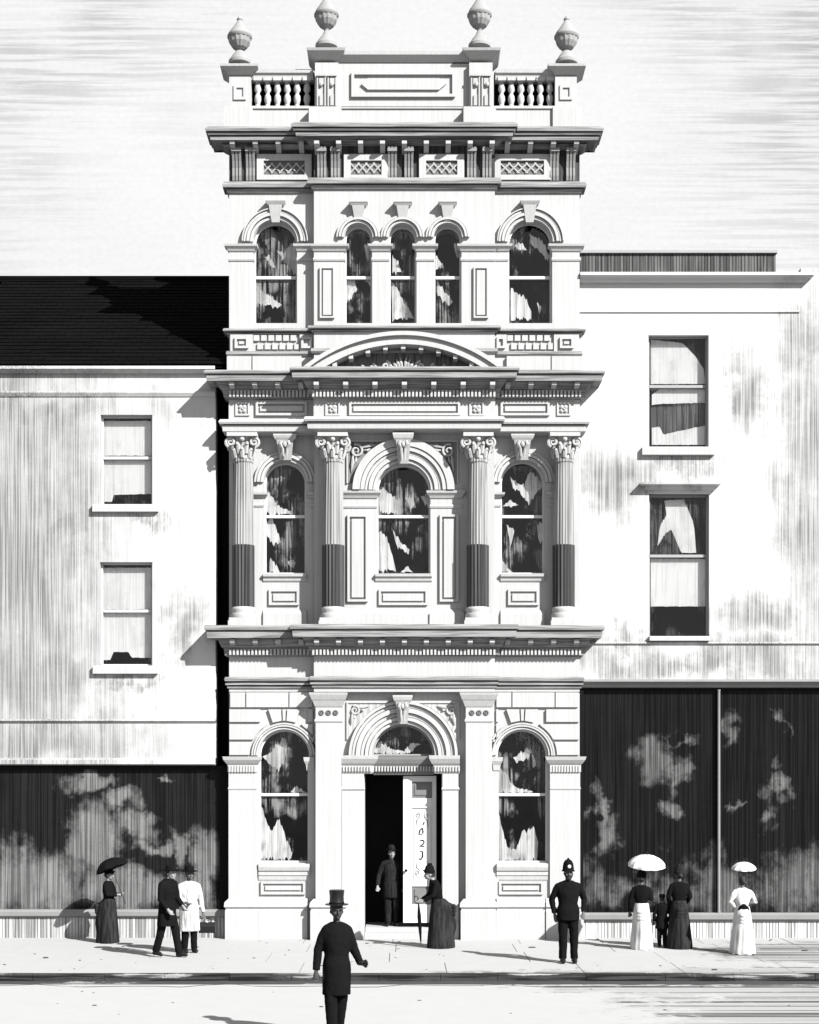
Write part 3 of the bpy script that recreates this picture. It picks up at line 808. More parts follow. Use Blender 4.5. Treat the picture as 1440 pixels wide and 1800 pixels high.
# columns
def column(px, Yc):
    q = (D + Yc) / K; x = X(px, Yc); z = lambda py: Z(py, Yc - .2)
    r = 18.5 * q
    mb = MB(); mb.lathe(x, Yc, [(r, z(957)), (r * .985, z(920)), (r * .95, z(860)), (r * .88, z(812)), (r * .96, z(810)), (r * .96, z(805)), (r * .86, z(804))], 44, flute=.07)
    co = mb.build('column', COL_LIGHT, bank)
    lo = MB(); lo.lathe(x, Yc, [(r * 1.06, z(1066)), (r * 1.06, z(956.5))], 40, flute=.09); lo.build('lower_shaft', COL_DARK, co)
    ba = MB(); ba.lathe(x, Yc, [(r * 1.2, z(1086)), (r * 1.23, z(1082)), (r * 1.2, z(1078)), (r * 1.08, z(1077)), (r * 1.09, z(1074)), (r * 1.14, z(1071)), (r * 1.12, z(1068)), (r * 1.05, z(1066))], 28)
    ba.box(x - r * 1.24, x + r * 1.24, Yc - r * 1.24, Yc + .2, z(1091), z(1086)); ba.build('base', STONE, co, True)
    pd = MB(); pd.box(x - r * 1.32, x + r * 1.32, Yc - r * 1.32, Yc + .2, z(1105), z(1091.2)); pd.build('pedestal', STONE, co)
    ca = MB(); za, zb_ = z(804), z(768)
    hh = zb_ - za
    ca.lathe(x, Yc, [(r * .86, za), (r * .84, za + hh * .5), (r * .95, za + hh * .8), (r * 1.2, za + hh)], 20)
    for row, (nn, h0, h1, out_, off) in enumerate(((8, .0, .42, .28, 0), (8, .2, .68, .34, .39))):
        for k in range(nn):
            an = off + 2 * math.pi * k / nn
            dx, dy = math.cos(an), math.sin(an)
            pts = [(x + dx * r * (.9 + o), Yc + dy * r * (.9 + o), za + hh * t) for t, o in ((h0, .0), ((h0 + h1) / 2, .06), (h1 - .05, .16), (h1, out_), (h1 - .08, out_ + .08))]
            ca.tube(pts, [.035, .05, .045, .035, .015], 6)
    for sx in (-1, 1):
        for sy in (-1, 1):
            cx_, cy_ = x + sx * r * 1.12, Yc + sy * r * 1.0
            ca.tube(spiral(cx_, za + hh * .74, cy_, .105, 1.6, -1.2, sx), [.03] * 18 + [.02] * 9, 6)
    ca.ball((x, Yc - r * 1.2, za + hh * .88), .05, .04, .05, 8, 6)
    ca.build('capital', STONE_ORN, co, True)
    ab = MB(); ab.box(x - r * 1.42, x + r * 1.42, Yc - r * 1.42, Yc + .2, z(768), z(761.5)); ab.build('abacus', STONE, co)
for px, yc in ((428, F - .06), (991, F - .06), (586, CB - .12), (840, CB - .12)): column(px, yc)
# outer corner strips behind the end columns
for a, b in ((L_, 410), (1006, R_)):
    mb = MB(); mb.pbox(a, b, 765, 1100, SF - .08, SF + .02); mb.build('corner_strip', STONE, bank)

# ---- third cornice (balcony ledge) -----------------------------------
run('cornice', [(1099, .44), (1103, .46), (1107, .45), (1107.4, .37), (1110.4, .37), (1110.8, .41), (1121, .40), (1122, .22), (1138, .14), (1139, .10), (1152, .08), (1155, .0)], CORN)
modillions(1124, 1137, .32, 4, 9)
for (a, b, yy) in ((L_, CL - 6, F - .10), (CR + 6, R_, F - .10), (CL - 4, CR + 4, CB - .10)): dentils(1141, 1151, yy, a, b)
wall(L_, R_, 1150, 1218, F, name='frieze')
mb = MB(); mb.box(X(CL), X(CR), CB, F - .001, Z(1217), Z(1151)); mb.build('frieze', STONE, bank)
run('architrave', [(1190, .07), (1193, .09), (1197, .08), (1197.4, .01), (1200.4, .01), (1200.8, .07), (1204, .07), (1204.4, .0), (1206.6, .0), (1207, .04), (1210, .03), (1211, .0)], CORN)

# ---- ground floor ----------------------------------------------------
SP3 = 1328
wall(L_, CL, 1216, 1662, F, [hole(500, 45.5, SP3, 1517, F)])
wall(CR, R_, 1216, 1662, F, [hole(918, 45.5, SP3, 1517, F)])
GC = -.02
door_hole = [(X(641, GC), Z(1652, GC)), (X(777, GC), Z(1652, GC))] + [(X(709, GC) + (54 if i or True else 0) * (D + GC) / K * math.cos(math.pi * i / 24) if True else 0, Z(SP3, GC) + 54 * (D + GC) / K * math.sin(math.pi * i / 24)) for i in range(25)]
dh = [(X(641, GC), -.05), (X(777, GC), -.05), (X(777, GC), Z(SP3 + 2, GC))] + [(X(709, GC) + 55 * (D + GC) / K * math.cos(math.pi * i / 24), Z(SP3, GC) + 55 * (D + GC) / K * math.sin(math.pi * i / 24)) for i in range(25)] + [(X(641, GC), Z(SP3 + 2, GC))]
mb = MB(); mb.prism([[(X(CL), -.05)] + dh[0:1] + list(reversed(dh[1:]))[0:0] + []] if False else [rect_loop(X(CL), X(CR), -.10, Z(1216)), dh], GC, GC + .36); mb.build('wall', STONE, bank)
window(bank, 500, 45.5, SP3, 1517, 1397, F, reflections_or_blinds=[[(462, 1330), (474, 1324), (486, 1310), (498, 1296), (506, 1306), (500, 1340), (490, 1356), (476, 1344)], [(512, 1390), (522, 1382), (540, 1394), (512, 1394)], [(457, 1408), (464, 1430), (476, 1462), (490, 1440), (500, 1466), (514, 1498), (512, 1510), (457, 1510)]])
window(bank, 918, 45.5, SP3, 1517, 1397, F, reflections_or_blinds=[[(902, 1332), (918, 1322), (932, 1316), (936, 1322), (922, 1338), (908, 1340)], [(875, 1346), (890, 1362), (906, 1384), (936, 1390), (936, 1394), (875, 1394)], [(875, 1420), (884, 1460), (892, 1490), (908, 1496), (918, 1462), (940, 1456), (946, 1480), (944, 1512), (875, 1512)]])
for px in (500, 918):
    archivolt(bank, px, 45.5, SP3, F, [(45.5, 50, .03), (50, 54, .06), (54, 58, .04)])
# rusticated courses and voussoirs
def clip_block(pxa, pxb, pya, pyb, pxc, r, side):
    """ashlar block whose inner edge follows the arch"""
    q = D / K; cx, zs = X(pxc), Z(SP3)
    za, zb_ = Z(pyb), Z(pya)
    edge = []
    for i in range(7):
        z = za + (zb_ - za) * i / 6
        dz = z - zs
        xr = math.sqrt(max(0, (r * q) ** 2 - dz * dz))
        edge.append((cx + side * xr, z))
    xo = X(pxa)
    lim = X(pxb)
    edge = [((max(x, lim) if side > 0 else min(x, lim)), z) for x, z in edge]
    loop = [(xo, za)] + edge + [(xo, zb_)]
    mb = MB(); mb.prism([loop], F - .06, F + .01); mb.build('ashlar_block', STONE, bank)
for (pxc, lo_, hi_) in ((500, L_ + 1, CL - 3), (918, CR + 3, R_ - 1)):
    xs = [lo_, lo_ + 28, lo_ + 104, hi_]
    for a, b in zip(xs, xs[1:]):
        mb = MB(); mb.pbox(a + 1, b - 1, 1217, 1243, F - .06, F + .01); mb.build('ashlar_block', STONE, bank)
    for ya, yb in ((1247, 1269), (1273, 1300), (1304, 1327)):
        near = 42 if ya < 1260 else 30
        clip_block(lo_, pxc - near, ya, yb, pxc, 61, -1)
        if hi_ - pxc > 64 or ya > 1300 or True: clip_block(hi_, pxc + near, ya, yb, pxc, 61, 1)
    q = D / K
    for a0, a1 in ((48, 68), (71, 86), (89, 91) if False else (88, 92), (94, 109), (112, 132)):
        cx, zs, zt = X(pxc), Z(SP3), Z(1247)
        def ray(a):
            s_, c_ = math.sin(R(a)), math.cos(R(a))
            return (cx + 61 * q * c_, zs + 61 * q * s_), (cx + (zt - zs) / s_ * c_, zt)
        (i0, o0), (i1, o1) = ray(a0), ray(a1)
        if o0[1] <= i0[1] + .005 or o1[1] <= i1[1] + .005: continue
        lim0, lim1 = X(pxc - 41), X(pxc + 41)
        if min(o0[0], o1[0]) < lim0 or max(o0[0], o1[0]) > lim1:
            continue
        if any(abs(p[0]) > 99 for p in (o0, o1)): continue
        mb = MB(); mb.prism([[i0, o0, o1, i1]], F - .065, F + .01); mb.build('voussoir', STONE, bank)
# pilasters of the side bays with dentilled capitals
def pilaster(px0, px1, Yf, py_top, py_bot, capy=None, m=None):
    mb = MB(); mb.pbox(px0, px1, py_top, py_bot, Yf - .06, Yf + .01); return mb.build('pilaster', STONE, bank)
for a, b in ((396, 452), (967, 1024)):
    p = pilaster(a + 6 if a < 500 else a, b if a < 500 else b - 4, F, 1356, 1583)
    xa, xb = (L_, 451) if a < 500 else (968, R_)
    c = MB(); c.mould(X(xa), X(xb), F - .06, F + .01, [(.0, Z(1359)), (.02, Z(1357)), (.02, Z(1345)), (.05, Z(1342)), (.10, Z(1336)), (.12, Z(1330))]); c.build('capital', STONE, p)
    d = MB(); x = xa - 1
    while x < xb: d.pbox(x, x + 2.6, 1346, 1357, F - .10, F - .05); x += 5
    dd = d.build('dentil', STONE, p); dd['kind'] = 'stuff'
    c = MB(); c.mould(X(xa), X(xb), F - .06, F + .01, [(.0, Z(1389)), (.02, Z(1386)), (.0, Z(1383))]); c.build('necking', STONE, p)
for a, b in ((541, 553), (869, 877)):
    mb = MB(); mb.pbox(a, b, 1336, 1583, F - .02, F + .01); p = mb.build('pilaster', STONE, bank)
    c = MB(); c.mould(X(a), X(b), F - .02, F + .01, [(.0, Z(1356)), (.02, Z(1354)), (.03, Z(1345)), (.07, Z(1338)), (.08, Z(1331))], 1 if a > 800 else 1, 0 if a < 800 else 1); c.build('capital', STONE, p)
# sills and panels below the ground floor windows
for a, b in ((455, 545), (873, 963)):
    mb = MB(); mb.mould(X(a), X(b), F, F + .1, [(.0, Z(1549)), (.02, Z(1546)), (.03, Z(1540)), (.05, Z(1538)), (.05, Z(1532)), (.08, Z(1530)), (.10, Z(1524)), (.10, Z(1518))], 0, 0); mb.build('window_sill', STONE, bank)
    raised_panel(bank, a + 4, b - 8, 1549, 1572, F, 'panel', 4, .05)
# plinth
def plinth(px0, px1, Yf, eL=1, eR=1):
    mb = MB(); mb.mould(X(px0), X(px1), Yf, .05, [(.08, -.08), (.08, Z(1601, Yf - .08)), (.06, Z(1598, Yf - .06)), (.10, Z(1594, Yf - .08)), (.09, Z(1586, Yf - .08)), (.02, Z(1580, Yf)), (.0, Z(1579, Yf))], eL, eR); return mb.build('plinth_block', STONE, bank)
plinth(L_ + 1, 455, F - .07, 1, 0); plinth(455.3, 541, F - .04, 0, 0); plinth(873, 958, F - .04, 0, 0); plinth(959, R_ - 1, F - .07, 0, 1)
# tall pilasters flanking the entrance
PYF = -.24
for a, b in ((555, 600), (819, 865)):
    mb = MB(); mb.pbox(a, b, 1240, 1583, PYF, .02); p = mb.build('pilaster', STONE, bank)
    q1 = lambda py, pr: Z(py, PYF - pr)
    c = MB(); c.mould(X(a, PYF), X(b, PYF), PYF, .02, [(.0, q1(1244, 0)), (.02, q1(1241, 0)), (.06, q1(1232, .05)), (.08, q1(1229, .08)), (.12, q1(1221, .12)), (.13, q1(1217, .13))]); c.build('capital', STONE, p)
    c = MB(); c.mould(X(a, PYF), X(b, PYF), PYF, .02, [(.0, q1(1271, 0)), (.022, q1(1268, 0)), (.022, q1(1266, 0)), (.0, q1(1262, 0))]); c.build('necking', STONE, p)
    for k in (-1, 0, 1):
        s = MB(); cx, cz = X((a + b) / 2 + k * 12.5, PYF), Z(1253, PYF)
        s.lathe(0, 0, [(.058, 0), (.058, .02), (.04, .035), (.03, .02), (.018, .02), (.012, .03)], 14)
        s.v = [(cx + x, PYF - z + .008, cz + y_) for x, y_, z in s.v]
        s.build('rosette', ORN_D, p, True)
    pl = MB(); pl.mould(X(a - 3, PYF), X(b + 2, PYF), PYF, .02, [(.07, -.08), (.07, Z(1601, PYF)), (.05, Z(1598, PYF)), (.09, Z(1594, PYF)), (.08, Z(1587, PYF)), (.02, Z(1581, PYF)), (.0, Z(1580, PYF))]); pl.build('plinth_block', STONE, p)
# entrance arch
archivolt(bank, 709, 55, SP3, GC, [(55, 61, .03), (61, 68, .08), (68, 75, .05), (75, 84, .10), (84, 90, .07), (90, 96, .12)])
keystone(bank, 694, 722, 1222, 1272, GC, .28, .2, orn=True)
q = (D + GC) / K
GSP = mat('pale_spandrel', .30, .9, lines=(V_LINES, .3, .44, .6), grain=.2)
for sg, pxo in ((-1, 612), (1, 805)):
    spandrel(bank, X(709, GC), Z(SP3, GC), 96.5 * q, X(pxo, GC), Z(1236, GC), Z(1300, GC), GC, sg, GSP, (.14, .15, .10))
# door jamb pilasters
for a, b in ((601, 640), (778, 806)):
    mb = MB(); mb.pbox(a, b, 1356, 1618, GC - .08, GC + .01); p = mb.build('pilaster', STONE, bank)
    c = MB(); c.mould(X(a, GC), X(b, GC), GC - .08, GC + .01, [(.0, Z(1390)), (.025, Z(1387)), (.0, Z(1383))]); c.build('necking', STONE, p)
    pl = MB(); pl.mould(X(a, GC), X(b, GC), GC - .08, GC + .01, [(.06, -.06), (.06, Z(1622)), (.0, Z(1617))], 0, 0); pl.build('plinth_block', STONE, p)
LINT = mat('dark_stone_lintel', .12, .85, grain=.2, bump=.1)
mb = MB()
mb.mould(X(600, GC), X(655, GC), GC - .08, GC + .3, [(.0, Z(1360)), (.02, Z(1357)), (.02, Z(1346)), (.06, Z(1342)), (.11, Z(1334)), (.12, Z(1328))], 0, 1)
mb.build('impost', STONE, bank)
mb = MB(); mb.mould(X(764, GC), X(808, GC), GC - .08, GC + .3, [(.0, Z(1360)), (.02, Z(1357)), (.02, Z(1346)), (.06, Z(1342)), (.11, Z(1334)), (.12, Z(1328))], 1, 0)
mb.build('impost', STONE, bank)
mb = MB(); mb.mould(X(656, GC), X(763, GC), GC + .16, GC + .34, [(.0, Z(1362)), (.02, Z(1358)), (.03, Z(1346)), (.06, Z(1342)), (.09, Z(1335)), (.10, Z(1329))], 0, 0); li = mb.build('lintel', LINT, bank)
d = MB(); x = 603
while x < 806:
    yy = GC - .13 if (x < 654 or x > 764) else GC + .09
    d.pbox(x, x + 2.8, 1347, 1356, yy, yy + .08); x += 5.2
dd = d.build('dentil_course', STONE, bank); dd['kind'] = 'stuff'
# fanlight
cx, zs, rr = X(709, GC), Z(1328, GC), 55 * q
fr_ = MB(); fr_.prism([[(cx - rr - .01, zs), (cx + rr + .01, zs)] + [((cx + (rr + .01) * math.cos(math.pi * i / 24)), zs + (rr + .01) * math.sin(math.pi * i / 24)) for i in range(25)],
                      [(cx - rr + .04, zs + .03), (cx + rr - .04, zs + .03)] + [((cx + (rr - .04) * math.cos(math.pi * i / 24)), max(zs + .031, zs + (rr - .04) * math.sin(math.pi * i / 24))) for i in range(1, 24)]], GC + .2, GC + .26)
fan = fr_.build('fanlight', FRAME_GREY, bank)
p_ = MB(); p_.prism([[(cx - rr + .04, zs + .03), (cx + rr - .04, zs + .03)] + [((cx + (rr - .04) * math.cos(math.pi * i / 24)), max(zs + .031, zs + (rr - .04) * math.sin(math.pi * i / 24))) for i in range(1, 24)]], GC + .222, GC + .228); p_.build('pane', GLASS, fan)
curtain(fan, [(658, 1310), (672, 1306), (690, 1316), (712, 1320), (712, 1325), (656, 1325)], GC + .3)  # cloth shape imitating a reflection in the fanlight
curtain(fan, [(712, 1316), (724, 1306), (740, 1308), (728, 1314), (722, 1324), (712, 1324)], GC + .3)  # second cloth shape imitating a reflection
# entrance hall, door leaf and steps
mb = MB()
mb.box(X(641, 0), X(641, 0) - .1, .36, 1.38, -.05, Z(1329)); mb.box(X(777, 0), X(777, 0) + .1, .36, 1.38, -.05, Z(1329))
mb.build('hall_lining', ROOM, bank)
st = MB(); st.box(X(641.6, GC), X(776.4, GC), -.02, 1.39, -.04, Z(1640, 0)); st.build('step', STONE, bank)
st = MB(); st.box(X(642, GC), X(776, GC), .20, 1.39, Z(1640, 0) + .002, Z(1632, 0)); st.build('step', STONE, bank)
DY = .24
z0, z1 = Z(1622, DY), Z(1364, DY)
mb = MB()
dx0, dx1 = X(709, DY), X(767, DY)
def dpx(px): return X(px, DY)
holes = [rect_loop(dpx(724), dpx(760), Z(1403, DY), Z(1374, DY)), rect_loop(dpx(724), dpx(760), Z(1545, DY), Z(1420, DY)), rect_loop(dpx(724), dpx(760), Z(1590, DY), Z(1558, DY))]
mb.prism([rect_loop(dx0, dx1, z0, z1)] + holes, DY, DY + .06)
door = mb.build('door', DOORP, bank)
GREYP = mat('grey_panel_paint', .11, .6, grain=.3)
for k, (ya, yb) in enumerate(((1374, 1403), (1420, 1545), (1558, 1590))):
    p = MB(); p.box(dpx(724), dpx(760), DY + .025, DY + .045, Z(yb, DY), Z(ya, DY))
    if k == 1:
        # tall tablet with rounded head
        cxp = (dpx(727) + dpx(757)) / 2; r_ = (dpx(757) - dpx(727)) / 2
        pts = [(cxp - r_, Z(1541, DY)), (cxp + r_, Z(1541, DY)), (cxp + r_, Z(1434, DY))] + [(cxp + r_ * .72 + r_ * .28 * math.cos(a), Z(1434, DY) + r_ * .5 * math.sin(a)) for a in (.4, .8, 1.2, 1.57)] + [(cxp - r_ * .72 - r_ * .28 * math.cos(a), Z(1434, DY) + r_ * .5 * math.sin(a)) for a in (1.57, 1.2, .8, .4)] + [(cxp - r_, Z(1434, DY))]
        p.prism([pts], DY + .005, DY + .03)
    else:
        p.box(dpx(729), dpx(755), DY + .008, DY + .03, Z(yb - 5, DY), Z(ya + 5, DY))
    p.build('door_panel', DOORP if k == 1 else GREYP, door)
for stroke, rad in ((((746, 1444), (745, 1448), (743, 1451)), (.010, .016, .006)),
                    (((743, 1455), (738, 1460), (737, 1466), (741, 1468), (744, 1463), (743, 1456)), (.012, .016, .014, .008, .016, .012)),
                    (((738, 1477), (744, 1477), (746, 1480), (744, 1484), (738, 1487), (746, 1488)), (.008, .014, .012, .016, .014, .012)),
                    (((738, 1496), (743, 1497), (743, 1506), (740, 1511), (737, 1509)), (.008, .014, .018, .014, .014))):
    t_ = MB(); t_.tube([(X(px, DY), DY + .004, Z(py, DY)) for px, py in stroke], rad, 6); t_.build('lettering', INK, door, True)
orn_ = MB()
for sx in (-1, 1):
    for py, up in ((1433, 1), (1534, -1)):
        cx_, cz_ = X(742 + sx * 8, DY), Z(py, DY)
        pts = spiral(cx_, cz_, DY + .004, .055, 1.3, 1.57 * up, sx)
        orn_.tube(pts, .009, 5)
        orn_.tube([(X(742 + sx * 3, DY), DY + .004, Z(py + up * 3, DY)), (X(742 + sx * 9, DY), DY + .004, Z(py + up * 9, DY)), (X(742 + sx * 11, DY), DY + .004, Z(py + up * 22, DY))], [.006, .012, .004], 5)
orn_.build('scroll_ornament', GREYP, door, True)
kn = MB(); kn.ball((dpx(714), DY - .05, Z(1530, DY)), .03, .03, .03, 10, 8); kn.tube([(dpx(714), DY, Z(1530, DY)), (dpx(714), DY - .04, Z(1530, DY))], .012); kn.build('door_knob', BLACK, door, True)

# ================================================================== NEIGHBOUR BUILDINGS
NY = .15                                  # their street front stands behind the bank front
def nb_wall(parent, px0, px1, py0, py1, m, Yf=NY, holes=(), thick=.3, name='wall'):
    mb = MB(); mb.prism([rect_loop(X(px0, Yf), X(px1, Yf), Z(py1, Yf), Z(py0, Yf))] + list(holes), Yf, Yf + thick); return mb.build(name, m, parent)
def rhole(px0, px1, py0, py1, Yf=NY): return rect_loop(X(px0, Yf), X(px1, Yf), Z(py1, Yf), Z(py0, Yf))
def nb_mould(parent, px0, px1, prof, m, Yf=NY, name='string_course', eL=0, eR=0, xr=None):
    mb = MB(); mb.mould(X(px0, Yf), X(px1, Yf) if xr is None else xr, Yf, Yf + .12, [(p, Z(py, Yf - p)) for py, p in reversed(prof)], eL, eR); return mb.build(name, m, parent)

# ---- left shop
lshop = empty('shop_building', (X(190), NY, 0)); lshop.matrix_world
tag(lshop, 'plain two storey shop with black slate roof and wide dark window, left of the bank', 'building')
def adopt(root):
    """parts were built in world coordinates; keep them there under a moved root"""
    for ch in root.children: ch.matrix_parent_inverse = Matrix.Translation(root.location).inverted()
LW = mat('patchy_left_stucco', .34, .9, edge=(-.1, 1.4), warp=.9, lines=((52, 52, .5), -.62, .36, .62), grain=.06, bump=.15,
         blobs=[(X(20), Z(1000), 2.7, 8.0), (X(120), Z(930), .9, .8), (X(110), Z(1190), 1.3, 1.0), (X(60), Z(720), 3.0, .6), (X(60), Z(1300), 3.0, .8), (X(220), Z(905), .8, .15), (X(215), Z(1190), .8, .15), (X(320), Z(1100), .5, .8)], alt=.22)  # grey streaked patches placed across the left wall
LEX = -60
BE = X(L_) - .012                          # the bank's flank
SE = X(379, NY)                            # left shop stops short: slot added to stand for the bank's shadow
def lw(px0, py0, py1, holes=(), m=LW, Yf=NY, name='wall', thick=.3):
    mb = MB(); mb.prism([rect_loop(X(px0, Yf), SE, Z(py1, Yf), Z(py0, Yf))] + list(holes), Yf, Yf + thick); return mb.build(name, m, lshop)
lw(LEX, 645, 1345, [rhole(177, 268, 729, 893), rhole(176, 268, 988, 1170)])
nb_mould(lshop, LEX, 0, [(643, .14), (648, .16), (655, .08), (656, .05)], LW, xr=SE, name='eaves_gutter')
nb_mould(lshop, LEX, 0, [(687, .05), (690, .06), (697, .02)], LW, xr=SE)
nb_mould(lshop, LEX, 0, [(1264, .05), (1267, .06), (1271, .01)], LW, xr=SE)
nb_mould(lshop, LEX, 0, [(1332, .05), (1336, .10), (1343, .10), (1345, .06)], LW, xr=SE, name='fascia_moulding')
FRL = mat('pale_sash_paint', .36, .6, grain=.08)
def plain_window(parent, px0, px1, py0, py1, pyr, blinds, sill, Yf=NY, depth=.16, frame=None):
    wn = window(parent, (px0 + px1) / 2, (px1 - px0) / 2, 0, py1, pyr, Yf, depth, False, blinds, frame or FRL, GLASS_CLEAR, .038, py0, blind=True)
    if sill:
        mb = MB(); a, b, ya, yb = sill
        mb.mould(X(a, Yf), X(b, Yf), Yf - .10, Yf + .14, [(.0, Z(yb, Yf - .1)), (.0, Z(ya + 1, Yf - .1)), (-.01, Z(ya, Yf - .1))], 0, 0)
        mb.build('sill', STONE, wn)
    return wn
plain_window(lshop, 177, 268, 729, 893, 803, [[(180, 740), (266, 740), (266, 801), (180, 801)], [(179, 807), (266, 807), (266, 868), (200, 870), (198, 882), (179, 882)]], (164, 279, 886, 899))
plain_window(lshop, 176, 268, 988, 1170, 1073, [[(179, 998), (266, 998), (266, 1071), (179, 1071)], [(179, 1077), (266, 1077), (266, 1156), (232, 1156), (226, 1146), (200, 1146), (194, 1160), (179, 1160)]], (165, 278, 1170, 1184))
mb = MB(); mb.box(SE - .3, SE - .001, NY + .301, 6, .0, Z(652)); mb.build('side_wall', SLATE, lshop)  # black flank keeps the added slot dark, standing for cast shadow
mb = MB(); mb.box(SE, BE, 1.3, 1.4, .0, Z(652)); mb.build('shadow_slot_back', ROOM, lshop)  # black sheet closing the added shadow slot
mb = MB(); mb.box(X(LEX) + .3, SE - .301, 1.0, 1.1, .0, Z(650)); mb.build('room_lining', ROOM, lshop)
# roof: slate courses
RY0, RY1 = NY - .12, 4.4
rz0 = Z(641, RY0); rz1 = Z(491, RY1)
nc = 26; course = None
slope = Vector((0, RY1 - RY0, rz1 - rz0)); Ls = slope.length / nc; sd = slope.normalized(); nrm = Vector((0, -sd.z, sd.y))
rf = MB(); rf.box(X(LEX) - .5, BE, RY1 - .02, RY1 + 3.5, Z(650), rz1 - .05)
rf.add([(X(LEX) - .5, RY0, rz0 - .06), (BE, RY0, rz0 - .06), (BE, RY1, rz1 - .06), (X(LEX) - .5, RY1, rz1 - .06)], [(0, 1, 2, 3)])
roof = rf.build('roof', SLATE, lshop)
sl_me = None
tot = 0
stuff = MB()
for k in range(nc):
    base = Vector((0, RY0, rz0)) + sd * (Ls * k)
    x = X(LEX) - .5 + (0 if k % 2 else .17)
    while x < BE - .02:
        x2 = min(x + .34, BE)
        j = random.uniform(0, .008)
        a = base + nrm * (.022 + j); b = base + sd * (Ls * 1.25) + nrm * (.004)
        c = base + nrm * .002
        stuff.add([(x + .004, a.y, a.z), (x2 - .004, a.y, a.z), (x2 - .004, b.y, b.z), (x + .004, b.y, b.z), (x + .004, c.y, c.z), (x2 - .004, c.y, c.z)], [(0, 1, 2, 3), (4, 5, 1, 0)])
        x = x2
so = stuff.build('slate', SLATE, roof); so['kind'] = 'stuff'
rg = MB(); rg.box(X(LEX) - .5, BE, RY1 - .10, RY1 + .14, rz1 - .04, rz1 + .05); rg.build('ridge', SLATE, roof)
# shopfront
SHOP_G = dict(rough=.25, spec=.5, grain=.3)
LG = mat('left_glass_painted_reflections', .010, .22, lines=((46, 46, .45), .6, .36, .62), spec=.06, grain=.3, edge=(.15, .9),
         blobs=[(X(45), Z(1545), 1.3, .75), (X(155), Z(1372), .55, .22), (X(195), Z(1410), .45, .25), (X(235), Z(1450), .45, .28), (X(270), Z(1480), .4, .2), (X(165), Z(1480), .5, .8), (X(285), Z(1370), .25, .08), (X(250), Z(1570), 1.6, .42), (X(310), Z(1500), .2, .4), (X(360), Z(1530), .35, .7)], alt=.13, warp=.6, broken=2.4)  # pale patches paint reflections into the glass colour
SF_Y = NY + .10
fr_ = MB()
fr_.prism([rect_loop(X(LEX, NY), BE, Z(1608, NY), Z(1346, NY)), rect_loop(X(LEX, NY) + .3, X(386, NY), Z(1602, NY), Z(1352, NY))], NY + .02, NY + .2)
shopw = fr_.build('shop_window', BLACK, lshop)
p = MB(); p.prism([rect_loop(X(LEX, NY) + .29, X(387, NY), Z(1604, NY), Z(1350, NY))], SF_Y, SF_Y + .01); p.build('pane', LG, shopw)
GREYW = mat('grey_painted_sill', .14, .7, grain=.2)
BOARD = mat('grey_boarding', .30, .85, lines=((24, 24, .4), .55, .42, .58), grain=.2)
nb_mould(lshop, LEX, 0, [(1599, .06), (1603, .08), (1610, .08), (1613, .02)], GREYW, xr=BE, name='shop_sill')
def boarding(parent, x0, x1, z0, z1, Y, m, pitch=.065):
    mb = MB(); x = x0
    mb.box(x0, x1, Y + .012, Y + .12, z0, z1)
    while x < x1 - .01:
        e = min(x + pitch, x1)
        j = random.uniform(0, .006)
        mb.box(x + .005, e - .007, Y - j, Y + .0125, z0 + .002, z1 - .002); x += pitch
    o = mb.build('boarding', m, parent); o['kind'] = 'stuff'
boarding(lshop, X(LEX), BE, -.05, Z(1612, NY), NY + .0, BOARD)
adopt(lshop)

# ---- right shop
rshop = empty('shop_building', (X(1230), NY, 0))
tag(rshop, 'plain pale two storey shop with flat parapet and tall black shop window', 'building')
BW = X(R_) + .012
REX = 1530
RW = mat('patchy_right_stucco', .37, .9, edge=(-.1, 1.4), warp=.9, lines=((52, 52, .5), -.62, .36, .62), grain=.06, bump=.15,
         blobs=[(X(1075), Z(850), .9, .9), (X(1195), Z(822), .9, .30), (X(1440), Z(860), 1.0, 5.0), (X(1350), Z(1080), 1.3, .6), (X(1230), Z(1165), 4.5, .5), (X(1420), Z(600), .8, 1.2), (X(1320), Z(700), .5, 1.0), (X(1110), Z(1110), .5, .3)], alt=.24)  # greyer streaked patches placed across the right wall
def rw(px1, py0, py1, holes=(), m=RW, Yf=NY, name='wall', thick=.3):
    mb = MB(); mb.prism([rect_loop(BW, X(px1, Yf), Z(py1, Yf), Z(py0, Yf))] + list(holes), Yf, Yf + thick); return mb.build(name, m, rshop)
def rmould(px1, prof, m=RW, name='string_course', eR=0, Yf=NY):
    mb = MB(); mb.mould(BW, X(px1, Yf), Yf, Yf + .12, [(p, Z(py, Yf - p)) for py, p in reversed(prof)], 0, eR); return mb.build(name, m, rshop)
rw(REX, 490, 1200, [rhole(1140, 1246, 589, 786), rhole(1141, 1247, 869, 1123)])
rmould(1408, [(478, .20), (483, .22), (489, .12), (494, .10), (497, .04)], name='cornice', eR=1)
rmould(1405, [(545, .02), (548, .035), (551, .0)])
rmould(REX, [(1128, .03), (1131, .045), (1135, .0)])
mb = MB(); mb.pbox(1408, REX, 471, 492, NY + .05, NY + .35); mb.build('coping', RW, rshop)
AT = mat('grey_attic_boarding', .085, .9, lines=((20, 20, .4), .6, .42, .58), grain=.25)
boarding(rshop, BW, X(1364, NY + .5), Z(484, NY + .5), Z(446, NY + .5), NY + .5, AT)
mb = MB(); mb.box(BW, X(1366, NY + .5), NY + .44, NY + .75, Z(446, NY + .5) + .002, Z(441, NY + .5)); mb.build('attic_coping', FRAME_GREY, rshop)
